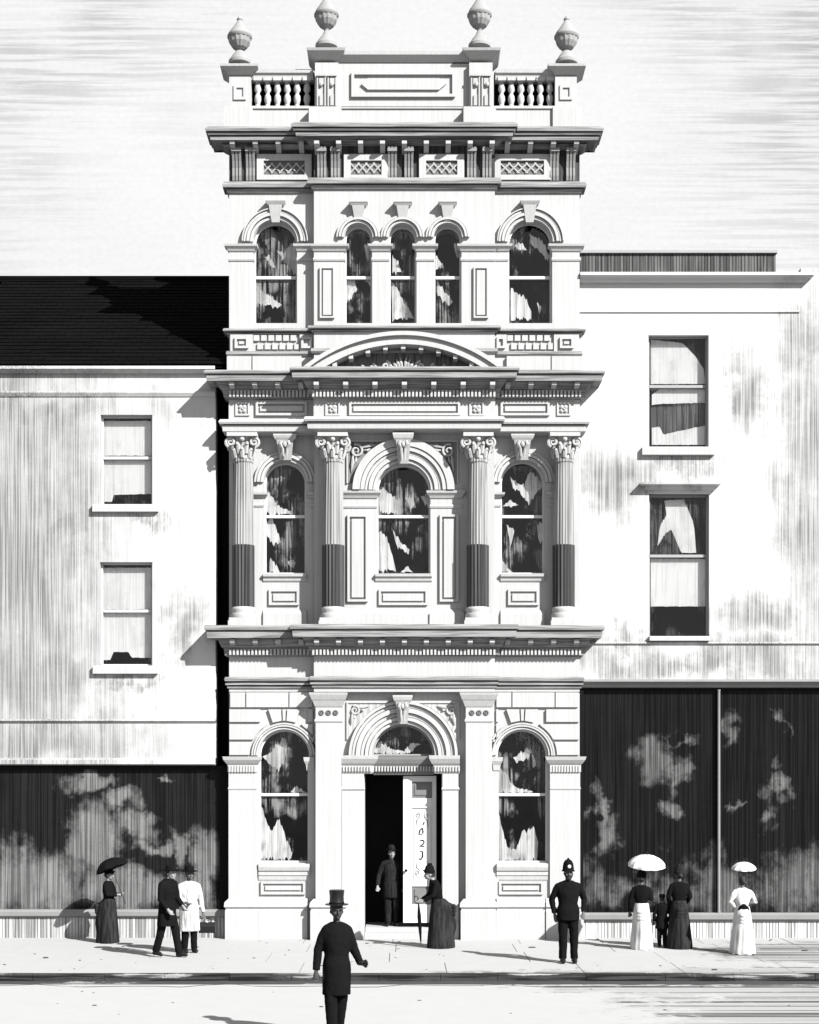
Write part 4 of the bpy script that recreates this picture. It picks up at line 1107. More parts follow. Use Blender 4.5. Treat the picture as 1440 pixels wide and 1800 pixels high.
plain_window(rshop, 1140, 1246, 589, 786, 677, [[(1144, 597), (1200, 603), (1222, 626), (1238, 650), (1240, 675), (1144, 675)], [(1146, 694), (1162, 682), (1242, 682), (1242, 708), (1160, 710), (1146, 712)], [(1146, 752), (1160, 750), (1166, 764), (1220, 752), (1240, 748), (1240, 782), (1146, 782)]], (1128, 1255, 785, 799), frame=FRAME_GREY)
GREYBL = mat('grey_blind', .09, .95, lines=(V_LINES, .5, .42, .58), grain=.2)
curtain(rshop.children[-1], [(1144, 682), (1244, 682), (1244, 782), (1144, 782)], NY + .16 + .10, GREYBL, 4, 0, 'blind', 0)
plain_window(rshop, 1141, 1247, 869, 1123, 976, [[(1168, 880), (1202, 878), (1220, 920), (1224, 972), (1198, 972), (1180, 930), (1168, 940), (1156, 960), (1160, 925), (1172, 905)], [(1144, 982), (1246, 982), (1246, 1066), (1144, 1066)]], (1141, 1247, 1118, 1126), frame=FRAME_GREY)
mb = MB(); mb.mould(X(1141, NY), X(1247, NY), NY, NY + .1, [(.0, Z(869, NY)), (.03, Z(866, NY)), (.04, Z(863, NY)), (.10, Z(860, NY - .1)), (.12, Z(855, NY - .1)), (.20, Z(851, NY - .2)), (.21, Z(848, NY - .2))]); mb.build('window_hood', RW, rshop)
mb = MB(); mb.box(BW + .01, X(REX) - .3, 1.0, 1.1, .0, Z(500)); mb.build('room_lining', ROOM, rshop)
mb = MB(); mb.box(BW, X(REX, NY), NY + .31, 9, Z(500) - .2, Z(490) - .05); mb.build('flat_roof', SLATE, rshop)
rmould(REX, [(1194, .14), (1198, .16), (1203, .10), (1207, .06), (1209, .02)], name='shop_cornice', m=GREYW)
RG = mat('right_glass_painted_reflections', .008, .22, lines=((46, 46, .45), .62, .36, .62), spec=.06, grain=.3, edge=(.1, 1.15),
         blobs=[(X(1150), Z(1340), .45, .38), (X(1185), Z(1375), .25, .3), (X(1205), Z(1300), .35, .12), (X(1055), Z(1420), .14, .55), (X(1075), Z(1470), .25, .4), (X(1100), Z(1570), 1.2, .45), (X(1230), Z(1560), 1.3, .6), (X(1400), Z(1560), .9, .7), (X(1385), Z(1275), .12, .35), (X(1375), Z(1370), .15, .4), (X(1350), Z(1440), .2, .6), (X(1180), Z(1430), .25, .15), (X(1300), Z(1420), .2, .12), (X(1290), Z(1280), .15, .4)], alt=.095, warp=.7, broken=4.2)  # patch tone imitates reflected light on the panes
fr_ = MB()
fr_.prism([rect_loop(BW, X(REX, NY), Z(1612, NY), Z(1206, NY)), rect_loop(X(1026, NY), X(1261, NY), Z(1606, NY), Z(1212, NY)), rect_loop(X(1267, NY), X(REX, NY) - .3, Z(1606, NY), Z(1212, NY))], NY + .02, NY + .2)
shopr = fr_.build('shop_window', BLACK, rshop)
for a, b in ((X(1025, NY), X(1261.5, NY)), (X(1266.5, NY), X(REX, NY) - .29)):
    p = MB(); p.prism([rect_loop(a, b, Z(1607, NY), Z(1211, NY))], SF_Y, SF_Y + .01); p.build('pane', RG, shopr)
p = MB(); p.lathe(X(1264, NY), NY + .02, [(.04, Z(1606, NY)), (.032, Z(1600, NY)), (.03, Z(1300, NY)), (.03, Z(1215, NY)), (.04, Z(1212, NY))], 12); p.build('mullion', GREYW, shopr, True)
rmould(REX, [(1605, .06), (1608, .09), (1616, .09), (1620, .02)], m=GREYW, name='shop_sill')
BOARDR = mat('pale_boarding', .40, .85, lines=((24, 24, .4), .5, .45, .58), grain=.15)
boarding(rshop, BW, X(REX, NY), -.05, Z(1619, NY), NY, BOARDR)
adopt(rshop)

from mathutils import noise
# ================================================================== PEOPLE
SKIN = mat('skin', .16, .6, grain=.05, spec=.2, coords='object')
SKIN_DK = mat('shaded_skin', .07, .7, grain=.05, spec=.1, coords='object')  # darker copy of the skin with shade put into its colour
SKIN_BK = mat('darkest_skin', .03, .7, grain=.05, spec=.1, coords='object')  # darkest of the three skin tones
BLACKC = mat('black_broadcloth', .005, .95, grain=.3, spec=.02, coords='object')
DARKC = mat('charcoal_wool', .014, .95, grain=.3, spec=.03, coords='object', lines=((60, 60, 2), .5, .42, .58))
GREYC = mat('dark_grey_dress_cloth', .018, .9, grain=.35, spec=.05, coords='object', lines=((22, 22, 2), .5, .42, .58))
LIGHTC = mat('pale_linen_coat', .34, .9, grain=.12, coords='object', lines=((36, 36, 2), .45, .48, .6))
WHITEC = mat('white_dress_cotton', .40, .9, grain=.08, coords='object', lines=((40, 40, 1.6), .25, .5, .62))
HAIRM = mat('dark_hair', .012, .7, grain=.3, coords='object')
LEATHER = mat('black_leather', .005, .5, grain=.2, spec=.2, coords='object')
SILK = mat('black_silk_hat', .005, .35, grain=.2, spec=.35, coords='object')
BANDM = mat('pale_hat_band', .30, .7, coords='object')
SILKW = mat('white_parasol_silk', .46, .8, grain=.08, coords='object', lines=((9, 9, 9), .2, .5, .6))
BRASS = mat('bright_badge_metal', .45, .3, spec=.6, coords='object')
WOODM = mat('dark_wood_stick', .02, .5, spec=.2, coords='object')

def remeshed(mb, name, m, parent, voxel=.011, smooth=6, wrinkle=0.0):
    """overlapping closed volumes fused into one continuous skin"""
    me = bpy.data.meshes.new(name + '_src'); me.from_pydata([tuple(v) for v in mb.v], [], mb.f)
    bm = bmesh.new(); bm.from_mesh(me); bmesh.ops.recalc_face_normals(bm, faces=bm.faces); bm.to_mesh(me); bm.free()
    o = bpy.data.objects.new('source', me); C.objects.link(o)
    md = o.modifiers.new('r', 'REMESH'); md.mode = 'VOXEL'; md.voxel_size = voxel; md.use_smooth_shade = True
    sm = o.modifiers.new('s', 'SMOOTH'); sm.factor = .5; sm.iterations = smooth
    bpy.context.view_layer.update()
    dg = bpy.context.evaluated_depsgraph_get()
    nm = bpy.data.meshes.new_from_object(o.evaluated_get(dg))
    bpy.data.objects.remove(o); bpy.data.meshes.remove(me)
    nm.name = name; nm.materials.clear(); nm.materials.append(m)
    if wrinkle:
        nrm_ = [v.normal.copy() for v in nm.vertices]
        for v, n_ in zip(nm.vertices, nrm_):
            c_ = v.co.copy()
            d_ = noise.noise(Vector((c_.x * 13, c_.y * 13, c_.z * 7))) + .5 * noise.noise(Vector((c_.x * 26, c_.y * 26, c_.z * 16 + 4)))
            v.co = c_ + n_ * (d_ * wrinkle)
    for p in nm.polygons: p.use_smooth = True
    q = bpy.data.objects.new(name, nm); C.objects.link(q)
    if parent is not None: q.parent = parent
    return q

def ell_ring(cx, cy, z, rx, ry, n=20, fold=0, amp=0.0, ph=0.0, tilt=0.0):
    out = []
    for i in range(n):
        a = 2 * math.pi * i / n
        k = 1 + amp * (math.sin(fold * a + ph) + .5 * math.sin((fold * 2 - 3) * a + ph * 2)) if fold else 1
        out.append((cx + rx * k * math.cos(a), cy + ry * k * math.sin(a), z + tilt * math.sin(a)))
    return out

def hand(mb, w, d, side, h, curl=.5):
    """palm, four unequal bent fingers and a thumb; w wrist, d pointing direction"""
    d = Vector(d).normalized(); w = Vector(w)
    up = Vector((0, -1, 0)) if abs(d.y) < .8 else Vector((0, 0, 1))
    s = d.cross(up).normalized(); up = s.cross(d).normalized()
    L = .058 * h
    mb.tube([w - d * .01, w + d * L * .5, w + d * L], [.014 * h, .021 * h, .019 * h], 8)
    for i, ln in enumerate((.040, .046, .043, .034)):
        b = w + d * L * .92 + s * (i - 1.5) * .0115 * h
        k = ln * h
        c1 = curl; c2 = curl * 2
        p1 = b + (d * math.cos(c1) + up * math.sin(c1)) * k * .5
        p2 = p1 + (d * math.cos(c2) + up * math.sin(c2)) * k * .5
        mb.tube([b - d * .01, b, p1, p2], [.0058 * h, .0056 * h, .005 * h, .0038 * h], 6)
    tb = w + d * L * .35 - s * side * .016 * h
    td = (d * .7 - s * side * .7 + up * .35).normalized()
    mb.tube([tb, tb + td * .022 * h, tb + (td * .6 + d * .6) .normalized() * .042 * h], [.0075 * h, .0068 * h, .005 * h], 6)

DEF = dict(neck=(0, .012, .845), head=(0, -.008, .925), shR=(-.104, .01, .798), shL=(.104, .01, .798), elR=(-.150, .015, .635), elL=(.150, .015, .635),
           wrR=(-.155, -.03, .485), wrL=(.155, -.03, .485), hip=(0, .0, .52), hpR=(-.05, 0, .52), hpL=(.05, 0, .52), knR=(-.052, -.012, .285), knL=(.052, -.012, .285),
           anR=(-.05, .01, .045), anL=(.05, .01, .045), toR=(-.06, -.085, .018), toL=(.06, -.085, .018))

def person(label, px, py, rot, h, pose=None, look='man', skin=None, coat=None, trousers=None, skirt=None, hat=None, beard=False, bun=False, g=0.0, ypos=None, cat='person', head_turn=0.0, lean=0.0, shirt=False, handd=None, slim=1.0):
    """standing or walking figure; h body height (m), px/py where the feet meet the ground in the photograph"""
    y = ground_y(py, g) if ypos is None else ypos
    loc = Vector((X(px, y), y, g))
    J = {k: Vector(v) * h for k, v in {**DEF, **(pose or {})}.items()}
    f = h                                              # scale
    wm = slim if look != 'woman' else .88
    for k in ('shR', 'shL'): J[k].x *= wm
    if look == 'child':
        pass
    # --- body, one continuous surface
    b = MB()
    hd = J['head']; nk = J['neck']
    tr = Matrix.Rotation(R(head_turn), 3, 'Z')
    def hp(x, y_, z): return hd + tr @ Vector((x * f, y_ * f, z * f))
    b.ball(hp(0, .004, .012), .043 * f, .053 * f, .058 * f, 16, 12)
    b.ball(hp(0, -.014, -.028), .033 * f, .036 * f, .038 * f, 12, 8)
    b.ball(hp(0, -.040, -.052), .014 * f, .013 * f, .011 * f, 8, 6)      # chin
    b.tube([hp(0, -.050, .006), hp(0, -.060, -.010), hp(0, -.064, -.020), hp(0, -.050, -.024)], [.005 * f, .007 * f, .009 * f, .007 * f], 6)   # nose
    for s in (-1, 1):
        b.ball(hp(s * .044, .010, -.010), .006 * f, .011 * f, .018 * f, 8, 6)    # ears
        b.tube([hp(s * .008, -.050, .012), hp(s * .030, -.042, .012)], .006 * f, 6)   # brow
        b.ball(hp(s * .022, -.040, -.018), .014 * f, .010 * f, .012 * f, 8, 6)   # cheek
    b.tube([hp(-.014, -.047, -.037), hp(0, -.052, -.036), hp(.014, -.047, -.037)], .0055 * f, 6)   # lips
    b.tube([nk - Vector((0, 0, .03 * f)), nk, hd - Vector((0, -.012 * f, .03 * f))], [.036 * f * wm, .030 * f * wm, .029 * f * wm], 10)
    sm = (J['shR'] + J['shL']) / 2; hc = J['hip']
    rings = []
    for t, rx, ry in ((0, .088, .062), (.12, .094, .066), (.35, .078, .056), (.6, .092, .064), (.80, .100, .060), (.93, .078, .043), (1.04, .036, .030)):
        c = hc + (sm - hc) * t
        rings.append([(c.x + rx * f * wm * math.cos(a), c.y + ry * f * math.sin(a), c.z) for a in [2 * math.pi * i / 16 for i in range(16)]])
    b.loft(rings)
    for s in 'RL':
        sh, el, wr = J['sh' + s], J['el' + s], J['wr' + s]
        b.tube([sh + Vector((0, 0, -.016 * f)), sh.lerp(el, .3), el, el.lerp(wr, .35), wr], [.024 * f, .028 * f, .022 * f, .022 * f, .0145 * f], 10)
        b.ball(sh + Vector((0, 0, -.012 * f)), .026 * f, .026 * f, .024 * f, 10, 8)
        sd = 1 if s == 'R' else -1
        hand(b, wr, (handd or {}).get(s, (wr - el)), sd, f, .45)
        hi, kn, an, to = J['hp' + s], J['kn' + s], J['an' + s], J['to' + s]
        b.tube([hi + Vector((0, 0, .02 * f)), hi.lerp(kn, .3), kn, kn.lerp(an, .3), an], [.052 * f, .050 * f, .033 * f, .034 * f, .020 * f], 10)
        b.tube([an + Vector((0, .025 * f, -.022 * f)), an + Vector((0, 0, -.018 * f)), an.lerp(to, .6), to], [.020 * f, .024 * f, .021 * f, .014 * f], 8)
    body = remeshed(b, 'person', skin or SKIN, None, .0085 if f > 1.3 else .007, 3)
    body.location = loc; body.rotation_euler = (0, R(lean), R(rot))
    tag(body, label, cat, 'people on the street')
    # --- face details
    for s in (-1, 1):
        e = MB(); e.ball(hp(s * .018, -.046, .002), .007 * f, .004 * f, .005 * f, 8, 6); e.build('eye', BLACK, body, True)
    # --- hair
    hr = MB()
    hr.ball(hp(0, .013, .022), .047 * f, .053 * f, .056 * f, 14, 10)
    if bun: hr.ball(hp(0, .058, .000), .028 * f, .026 * f, .030 * f, 12, 8); hr.ball(hp(0, .03, -.02), .038 * f, .03 * f, .03 * f, 12, 8)
    else: hr.ball(hp(0, .030, -.018), .038 * f, .028 * f, .03 * f, 12, 8)
    remeshed(hr, 'hair', HAIRM, body, .009, 2)
    if beard:
        bd = MB(); bd.ball(hp(0, -.034, -.052), .030 * f, .026 * f, .028 * f, 12, 8); bd.tube([hp(-.024, -.050, -.031), hp(0, -.058, -.027), hp(.024, -.050, -.031)], .007 * f, 6)
        for s in (-1, 1): bd.tube([hp(s * .040, -.012, -.005), hp(s * .034, -.024, -.035), hp(s * .02, -.034, -.05)], .010 * f, 6)
        remeshed(bd, 'beard', HAIRM, body, .009, 2)
    # --- clothes
    if coat:
        cm, hem, flare, snug = coat
        c = MB(); zz = hc.z; zt = sm.z
        prof = [(zt + .048 * f, .038, .036, .0), (zt + .038 * f, .066 * wm, .048, .0), (zt + .024 * f, .104 * wm, .056, .0), (zt - .004 * f, .130 * wm, .062, .0), (zt - .03 * f, .128 * wm, .070, .0), (zt - .09 * f, .118 * wm, .080, .0), (zt - .19 * f, .100 * wm * snug, .072, .0), (zz + .02 * f, .116 * wm, .086, .0)]
        if hem < .5:
            n_ = 4
            for k in range(1, n_ + 1):
                t = k / n_; prof.append((zz + (hem * f - zz) * t, (.116 + (flare - .116) * t) * wm, .086 + (flare * .8 - .086) * t, 0))
        rings = []
        for (z, rx, ry, _) in prof:
            t = (z - zz) / (zt - zz); c0 = hc + (sm - hc) * max(0, t)
            rings.append([(c0.x + rx * f * math.cos(a), c0.y + ry * f * math.sin(a), z) for a in [2 * math.pi * i / 22 for i in range(22)]])
        c.loft(rings)
        for s in 'RL':
            sh, el, wr = J['sh' + s], J['el' + s], J['wr' + s]
            wr2 = el.lerp(wr, .94)
            c.tube([sh + Vector((0, 0, -.012 * f)), sh.lerp(el, .35), el, wr2], [.037 * f, .038 * f, .033 * f, .027 * f], 12)
            c.ball(sh + Vector((0, 0, -.008 * f)), .036 * f, .038 * f, .032 * f, 10, 8)
        remeshed(c, 'coat' if look != 'woman' else 'bodice', cm, body, .011, 5, .007)
        cl = MB(); cl.loft([ell_ring(nk.x, nk.y, zt + .012 * f, .046 * f, .046 * f, 18), ell_ring(nk.x, nk.y - .002, zt + .044 * f, .037 * f, .038 * f, 18)], False)
        cl.build('collar', BANDM if shirt else cm, body, True)
        if look == 'man' and shirt:
            for k in range(4):
                bt = MB(); bt.ball((0, sm.y - .088 * f, zt - .05 * f - k * .06 * f), .007 * f, .005 * f, .007 * f, 8, 6); bt.build('button', BRASS, body, True)
    if trousers:
        t_ = MB()
        t_.ball(hc + Vector((0, 0, -.005 * f)), .086 * wm * f, .068 * f, .06 * f, 14, 10)
        for s in 'RL':
            hi, kn, an = J['hp' + s], J['kn' + s], J['an' + s]
            t_.tube([hi + Vector((0, 0, .02 * f)), hi.lerp(kn, .4), kn, kn.lerp(an, .5), an + Vector((0, 0, .0))], [.054 * wm * f, .054 * wm * f, .046 * f, .042 * f, .040 * f], 12)
        remeshed(t_, 'trousers', trousers, body, .011, 4, .008)
    for s in 'RL':
        if skirt and look != 'child': continue
        an, to = J['an' + s], J['to' + s]
        sh_ = MB(); sh_.tube([an + Vector((0, .034 * f, -.024 * f)), an + Vector((0, .0, -.012 * f)), an.lerp(to, .55) + Vector((0, 0, .004)), to + Vector((0, -.006 * f, 0))], [.022 * f, .030 * f, .027 * f, .016 * f], 10)
        sh_.tube([an + Vector((0, 0, -.02 * f)), an + Vector((0, 0, .05 * f))], .029 * f, 10)
        remeshed(sh_, 'boot', LEATHER, body, .009, 2)
    if skirt:
        m_, hemr, bustle, hemz = skirt
        s_ = MB(); rings = []; zw = hc.z + .085 * f; n = 64
        for k in range(15):
            t = k / 14
            z = zw + (hemz * f - zw) * t
            e = t ** .75
            rx = (.088 + (hemr - .088) * e) * f
            back = bustle * f * (math.sin(min(1, t * 2.6) * math.pi * .5) * (1 - .62 * t))
            ring = []
            for i in range(n):
                a = 2 * math.pi * i / n
                amp = .03 * min(1, t * 1.5)
                kf = 1 + amp * (math.sin(13 * a + 1.3 * t) + .6 * math.sin(8 * a + 2))
                yy = rx * .9 * kf * math.sin(a)
                if math.sin(a) > 0: yy += back * math.sin(a) ** 1.4 * (1 + .12 * math.sin(t * 14))
                ring.append((hc.x + rx * kf * math.cos(a), hc.y + yy, z + (.008 * f * math.sin(9 * a) if k == 14 else 0)))
            rings.append(ring)
        s_.loft(rings, True)
        so_ = s_.build('skirt', m_, body, True)
        if bustle > .05:
            dr = MB()
            for k, (zz_, rr) in enumerate(((.50, .062), (.455, .055), (.415, .045))):
                dr.ball((hc.x, hc.y + (.075 + bustle * .75) * f, zz_ * f), .075 * f, rr * .8 * f, .04 * f, 14, 8)
            dr.tube([(hc.x - .07 * f, hc.y + .04 * f, .53 * f), (hc.x, hc.y + (.08 + bustle * .5) * f, .535 * f), (hc.x + .07 * f, hc.y + .04 * f, .53 * f)], .022 * f, 8)
            remeshed(dr, 'bustle', m_, body, .012, 4)
    if hat:
        kind, hm = hat
        top = hd + Vector((0, .006 * f, .040 * f))
        ht = MB(); hx, hy, hz = top
        r = .052 * f
        if kind == 'top':
            ht.lathe(hx, hy, [(r * 1.55, hz - .005), (r * 1.62, hz + .006), (r * 1.5, hz + .010), (r * 1.04, hz + .012), (r * 1.0, hz + .03), (r * .96, hz + .10), (r * 1.04, hz + .175), (r * 1.06, hz + .185), (r * .9, hz + .190)], 24, 1, 1.12)
        elif kind == 'bowler':
            ht.lathe(hx, hy, [(r * 1.5, hz - .004), (r * 1.58, hz + .010), (r * 1.45, hz + .010), (r * 1.06, hz + .008), (r * 1.05, hz + .04), (r * .95, hz + .075), (r * .6, hz + .105), (r * .1, hz + .112)], 22, 1, 1.15)
        elif kind == 'helmet':
            ht.lathe(hx, hy, [(r * 1.32, hz - .045), (r * 1.30, hz - .035), (r * 1.12, hz - .015), (r * 1.08, hz + .03), (r * .98, hz + .09), (r * .72, hz + .14), (r * .34, hz + .165), (r * .2, hz + .17), (r * .24, hz + .18), (r * .05, hz + .195)], 22, 1, 1.22)
        elif kind == 'wide':
            ht.lathe(hx, hy, [(r * 1.9, hz - .012), (r * 2.0, hz - .002), (r * 1.5, hz + .008), (r * 1.02, hz + .008), (r * .98, hz + .05), (r * .85, hz + .085), (r * .3, hz + .095)], 22, 1, 1.05)
        elif kind == 'bonnet':
            ht.lathe(hx, hy, [(r * 1.2, hz - .03), (r * 1.25, hz - .01), (r * 1.1, hz + .02), (r * .98, hz + .06), (r * .8, hz + .10), (r * .3, hz + .12)], 20, 1, 1.1)
            ht.ball((hx, hy - .05 * f, hz + .01), .05 * f, .035 * f, .012 * f, 12, 6)
            ht.ball((hx + .01, hy + .01, hz + .115), .03 * f, .03 * f, .03 * f, 8, 6); ht.ball((hx - .02, hy + .02, hz + .10), .026 * f, .03 * f, .034 * f, 8, 6)
        elif kind == 'cap':
            ht.lathe(hx, hy, [(r * 1.06, hz - .02), (r * 1.12, hz + .0), (r * 1.18, hz + .03), (r * .9, hz + .045), (r * .2, hz + .05)], 18, 1, 1.1)
            ht.ball((hx, hy - .055 * f, hz - .014), .035 * f, .03 * f, .006 * f, 10, 6)
        ho = ht.build('hat', hm, body, True)
        if kind == 'helmet':
            bg_ = MB(); bg_.lathe(0, 0, [(.030, 0), (.030, .006), (.018, .012), (.005, .013)], 12)
            bg_.v = [(hx + x, hy - r * 1.32 - z + .006, hz + .045 + y_) for x, y_, z in bg_.v]
            bg_.build('badge', BRASS, ho, True)
        if kind in ('wide', 'bowler', 'top') :
            ba = MB(); ba.lathe(hx, hy, [(r * 1.07, hz + .009), (r * 1.05, hz + .032)], 22, 1, 1.13 if kind != 'wide' else 1.05); ba.build('hat_band', BLACKC, ho, True)
    return body

def world_pt(o, v):
    return Matrix.Translation(o.location) @ o.rotation_euler.to_matrix().to_4x4() @ Vector(v)

def parasol(label, hand_p, top_p, rad, depth, m, shaft_m, n=10, scallop=.05, open_=True, cat='parasol', group='parasols held by the ladies'):
    """open parasol: ribbed canopy with scalloped edge, shaft from the hand to the crown"""
    h_, t_ = Vector(hand_p), Vector(top_p)
    ax = (t_ - h_).normalized(); Lh = (t_ - h_).length
    root = empty('parasol', h_); tag(root, label, cat, group)
    root.rotation_euler = ax.to_track_quat('Z', 'Y').to_euler()
    mb = MB(); seg = 6; sub = 4; rings = []
    for off in (0, -.008):
        rr = []
        for k in range(seg + 1):
            t = k / seg
            ring = []
            for i in range(n * sub):
                a = 2 * math.pi * i / (n * sub)
                u = (i % sub) / sub
                sag = math.sin(u * math.pi)
                r = rad * math.sin(t * 1.25) / math.sin(1.25) * (1 - scallop * sag * t)
                z = Lh - depth * (1 - math.cos(t * 1.25)) / (1 - math.cos(1.25)) - .012 * sag * t + off
                ring.append((max(r, .004) * math.cos(a), max(r, .004) * math.sin(a), z))
            rr.append(ring)
        rings.append(rr)
    mb.loft(rings[0] + list(reversed(rings[1])), False)
    can = mb.build('canopy', m, root, True)
    sh_ = MB(); sh_.tube([(0, 0, -.12), (0, 0, Lh + .07)], [.009, .006], 8); sh_.build('shaft', shaft_m, root)
    hn = MB(); hn.tube([(0, 0, -.10), (0, 0, -.17), (.02, 0, -.20), (.05, 0, -.19)], .012, 8); hn.build('handle', shaft_m, root, True)
    for k in range(n):
        a = 2 * math.pi * k / n
        rb = MB(); rb.tube([(rad * math.sin(t * 1.25) / math.sin(1.25) * math.cos(a), rad * math.sin(t * 1.25) / math.sin(1.25) * math.sin(a), Lh - depth * (1 - math.cos(t * 1.25)) / (1 - math.cos(1.25)) - .014) for t in (0, .25, .5, .75, 1.02)], .004, 4)
        rb.build('rib', shaft_m, root)
    return root

# gentleman crossing the road towards us
gent = person('man in black top hat and long black coat walking in the road', 592, 0, 8, 1.83, g=-.10, ypos=20.27 - D - 0.0,
    pose=dict(shR=(-.088, .01, .795), shL=(.088, .01, .795), elR=(-.132, .02, .640), wrR=(-.146, -.01, .495), elL=(.128, .03, .64), wrL=(.160, -.10, .555), knR=(-.045, -.045, .285), anR=(-.032, -.04, .05), toR=(-.04, -.135, .02), knL=(.035, .03, .29), anL=(.022, .10, .075), toL=(.026, .02, .018)),
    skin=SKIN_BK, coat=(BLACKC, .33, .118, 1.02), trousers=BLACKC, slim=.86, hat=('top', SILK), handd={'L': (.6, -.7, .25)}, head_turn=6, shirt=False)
# policeman
pol = person('policeman in dark helmet and buttoned tunic standing on the pavement', 999, 1693, 4, 1.74,
    pose=dict(elR=(-.165, .035, .645), wrR=(-.135, .03, .50), elL=(.172, .035, .65), wrL=(.150, -.03, .515), anR=(-.055, .01, .045), anL=(.062, .01, .045), knR=(-.055, -.01, .285), knL=(.058, -.01, .285)),
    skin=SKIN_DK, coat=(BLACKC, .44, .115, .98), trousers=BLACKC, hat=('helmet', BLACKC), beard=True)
belt = MB()
# man in the doorway
man_d = person('man in dark hat and frock coat standing in the open doorway', 689, 1641, 6, 1.64, ypos=.50, g=Z(1632, 0) + .002,
    pose=dict(elR=(-.165, .02, .64), wrR=(-.185, -.05, .51)), skin=SKIN, coat=(DARKC, .36, .115, 1.0), trousers=DARKC, hat=('bowler', DARKC))
# woman at the door, seen in profile facing left
w_d = person('woman in black bustle dress and bonnet walking to the door with a stick', 771, 1666, -78, 1.57, look='woman',
    pose=dict(head=(0, -.12, .908), neck=(0, -.07, .84), shR=(-.10, -.05, .795), shL=(.10, -.05, .795), elL=(.11, -.09, .65), wrL=(.06, -.20, .59), elR=(-.11, -.09, .65), wrR=(-.04, -.21, .585)),
    skin=SKIN, coat=(BLACKC, .50, .10, .82), skirt=(GREYC, .158, .14, .004), hat=('bonnet', BLACKC), bun=True)
# lady on the left under a black umbrella, facing right
w_l = person('lady in dark bustle dress walking right beneath a black umbrella', 192, 1657, 74, 1.46, look='woman',
    pose=dict(elR=(-.11, -.03, .66), wrR=(-.03, -.14, .66), elL=(.115, -.03, .65), wrL=(.04, -.15, .66)),
    skin=SKIN, coat=(BLACKC, .50, .10, .82), skirt=(GREYC, .150, .12, .004), hat=('bonnet', BLACKC), bun=True)
# walking pair
m_w = person('man in black coat and wide hat striding along the left pavement', 294, 1682, 62, 1.68, lean=0,
    pose=dict(head=(0, -.05, .915), neck=(0, -.02, .842), shR=(-.112, -.012, .812), shL=(.112, -.012, .812), knR=(-.05, .045, .285), anR=(-.05, .115, .06), toR=(-.06, .03, .02), knL=(.05, -.075, .29), anL=(.05, -.125, .045), toL=(.06, -.22, .022), elR=(-.15, -.02, .64), wrR=(-.12, -.10, .53), elL=(.145, -.03, .64), wrL=(.11, -.13, .55)),
    skin=SKIN, coat=(BLACKC, .34, .125, 1.02), trousers=BLACKC, hat=('wide', BLACKC))
m_c = person('companion in pale knee length coat and dark hat carrying a black bag', 333, 1675, 28, 1.60,
    pose=dict(elL=(.145, .01, .64), wrL=(.165, -.02, .465), elR=(-.14, 0, .64), wrR=(-.08, -.10, .60), anL=(.055, -.01, .045), anR=(-.05, .03, .05)),
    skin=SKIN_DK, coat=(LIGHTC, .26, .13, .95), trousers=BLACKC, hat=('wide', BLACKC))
# the group at the right hand window, backs turned
w_p = person('lady in black bodice and white bustle skirt beneath a large white parasol', 1128, 1668, 172, 1.46, look='woman',
    pose=dict(elR=(-.125, .0, .66), wrR=(-.06, -.10, .68)), skin=SKIN_DK, coat=(BLACKC, .50, .10, .80), skirt=(WHITEC, .15, .10, .004), hat=('bonnet', BLACKC), bun=True)
kid = person('small child in dark clothes and cap standing between two ladies', 1164, 1666, 176, 1.03, look='child', skin=SKIN_DK,
    coat=(BLACKC, .36, .125, .95), trousers=BLACKC, hat=('cap', BLACKC))
w_b = person('stout lady in black dress and pale banded hat at the shop window', 1194, 1667, 186, 1.53, look='woman',
    pose=dict(elL=(.14, .0, .65), elR=(-.14, .0, .65), wrL=(.10, -.08, .55), wrR=(-.10, -.08, .55)), skin=SKIN_DK, coat=(BLACKC, .50, .12, .95), skirt=(GREYC, .165, .06, .004), hat=('bonnet', DARKC), bun=True)
hb = MB(); hb.lathe(0, .01, [(.075, 1.468), (.073, 1.498)], 20, 1, 1.1); hb.build('hat_band', BANDM, w_b, True)
w_w = person('lady in white dress with dark sash beneath a small white parasol', 1305, 1676, 182, 1.46, look='woman',
    pose=dict(elL=(.165, .03, .665), wrL=(.075, -.02, .585), elR=(-.165, .02, .665), wrR=(-.06, -.08, .67)), skin=SKIN_DK, coat=(WHITEC, .50, .10, .80), skirt=(WHITEC, .165, .06, .004), hat=None, bun=True)
sash = MB()
sash.loft([ell_ring(0, 0, .585 * 1.46, .066 * 1.46, .066 * 1.46, 24), ell_ring(0, .004, .63 * 1.46, .068 * 1.46, .068 * 1.46, 24), ell_ring(0, .006, .665 * 1.46, .074 * 1.46, .07 * 1.46, 24)], True)
sash.ball((0, .115, .60 * 1.46), .07, .05, .06, 10, 8); sash.ball((-.06, .10, .56 * 1.46), .05, .03, .09, 10, 8); sash.ball((.06, .10, .56 * 1.46), .05, .03, .09, 10, 8)
remeshed(sash, 'sash', BLACKC, w_w, .011, 3)

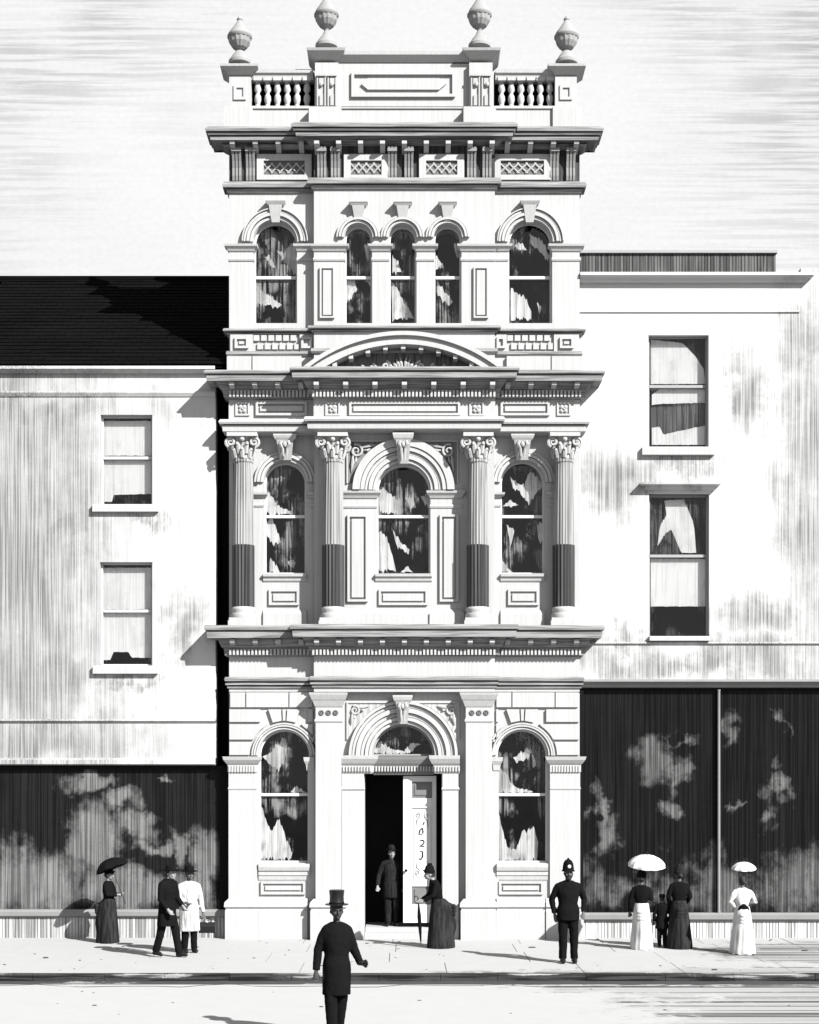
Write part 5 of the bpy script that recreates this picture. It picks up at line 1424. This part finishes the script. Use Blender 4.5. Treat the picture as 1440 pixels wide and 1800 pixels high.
# what they hold
def at_px(px, py, y): return Vector((X(px, y), y, Z(py, y)))
hp_ = world_pt(w_l, Vector((-.02, -.20, .67)) * 1.46)
ul = parasol('black umbrella tilted back over the lady at the left shop window', hp_, hp_ + Vector((-.28, .04, .70)), .345, .20, BLACKC, WOODM, 8, .07, cat='umbrella', group='umbrellas and parasols')
hp_ = world_pt(w_p, Vector((-.045, -.15, .70)) * 1.46)
parasol('large white parasol held over the lady in black bodice', hp_, hp_ + Vector((.02, -.16, .78)), .37, .20, SILKW, WOODM, 12, .06, group='umbrellas and parasols')
hp_ = world_pt(w_w, Vector((-.045, -.13, .69)) * 1.46)
parasol('small white parasol held over the lady in white dress', hp_, hp_ + Vector((-.01, -.10, .70)), .235, .12, SILKW, WOODM, 10, .06, group='umbrellas and parasols')
# stick of the woman at the door
hp_ = world_pt(w_d, Vector((-.01, -.255, .585)) * 1.57)
stick = empty('walking_stick', (hp_.x, hp_.y, 0)); tag(stick, 'dark folded parasol used as a stick by the woman near the door', 'parasol', 'umbrellas and parasols')
s_ = MB(); s_.tube([(0, 0, hp_.z + .05), (.03, .0, .30), (.06, 0, .012)], [.012, .011, .007], 8); s_.build('shaft', WOODM, stick)
s_ = MB(); s_.tube([(.008, 0, hp_.z - .08), (.02, 0, .62), (.035, 0, .40), (.052, 0, .12)], [.016, .038, .034, .014], 10); s_.build('folded_canopy', BLACKC, stick, True)
s_ = MB(); s_.tube([(0, 0, hp_.z + .04), (-.01, 0, hp_.z + .08), (-.05, 0, hp_.z + .09), (-.07, 0, hp_.z + .06)], .012, 8); s_.build('handle', WOODM, stick, True)
# bag
wp = world_pt(m_c, Vector((.168, -.03, .40)) * 1.60)
bag = empty('travel_bag', (wp.x + .07, wp.y, wp.z - .27)); tag(bag, 'small black bag hanging from the hand of the pale coated companion', 'bag')
b_ = MB()
b_.loft([[(sx * .15, sy * .06 * k, z) for sx, sy in ((-1, -1), (1, -1), (1, 1), (-1, 1))] for z, k in ((0, .9), (.02, 1.0), (.12, 1.0), (.18, .55), (.20, .25))]); b_.build('bag_body', LEATHER, bag)
b_ = MB(); b_.tube([(-.07, 0, .19), (-.06, 0, .25), (0, 0, .27), (.06, 0, .25), (.07, 0, .19)], .010, 8); b_.build('handle', LEATHER, bag, True)
b_ = MB(); b_.box(-.015, .015, -.03, .03, .198, .214); b_.build('clasp', BRASS, bag)
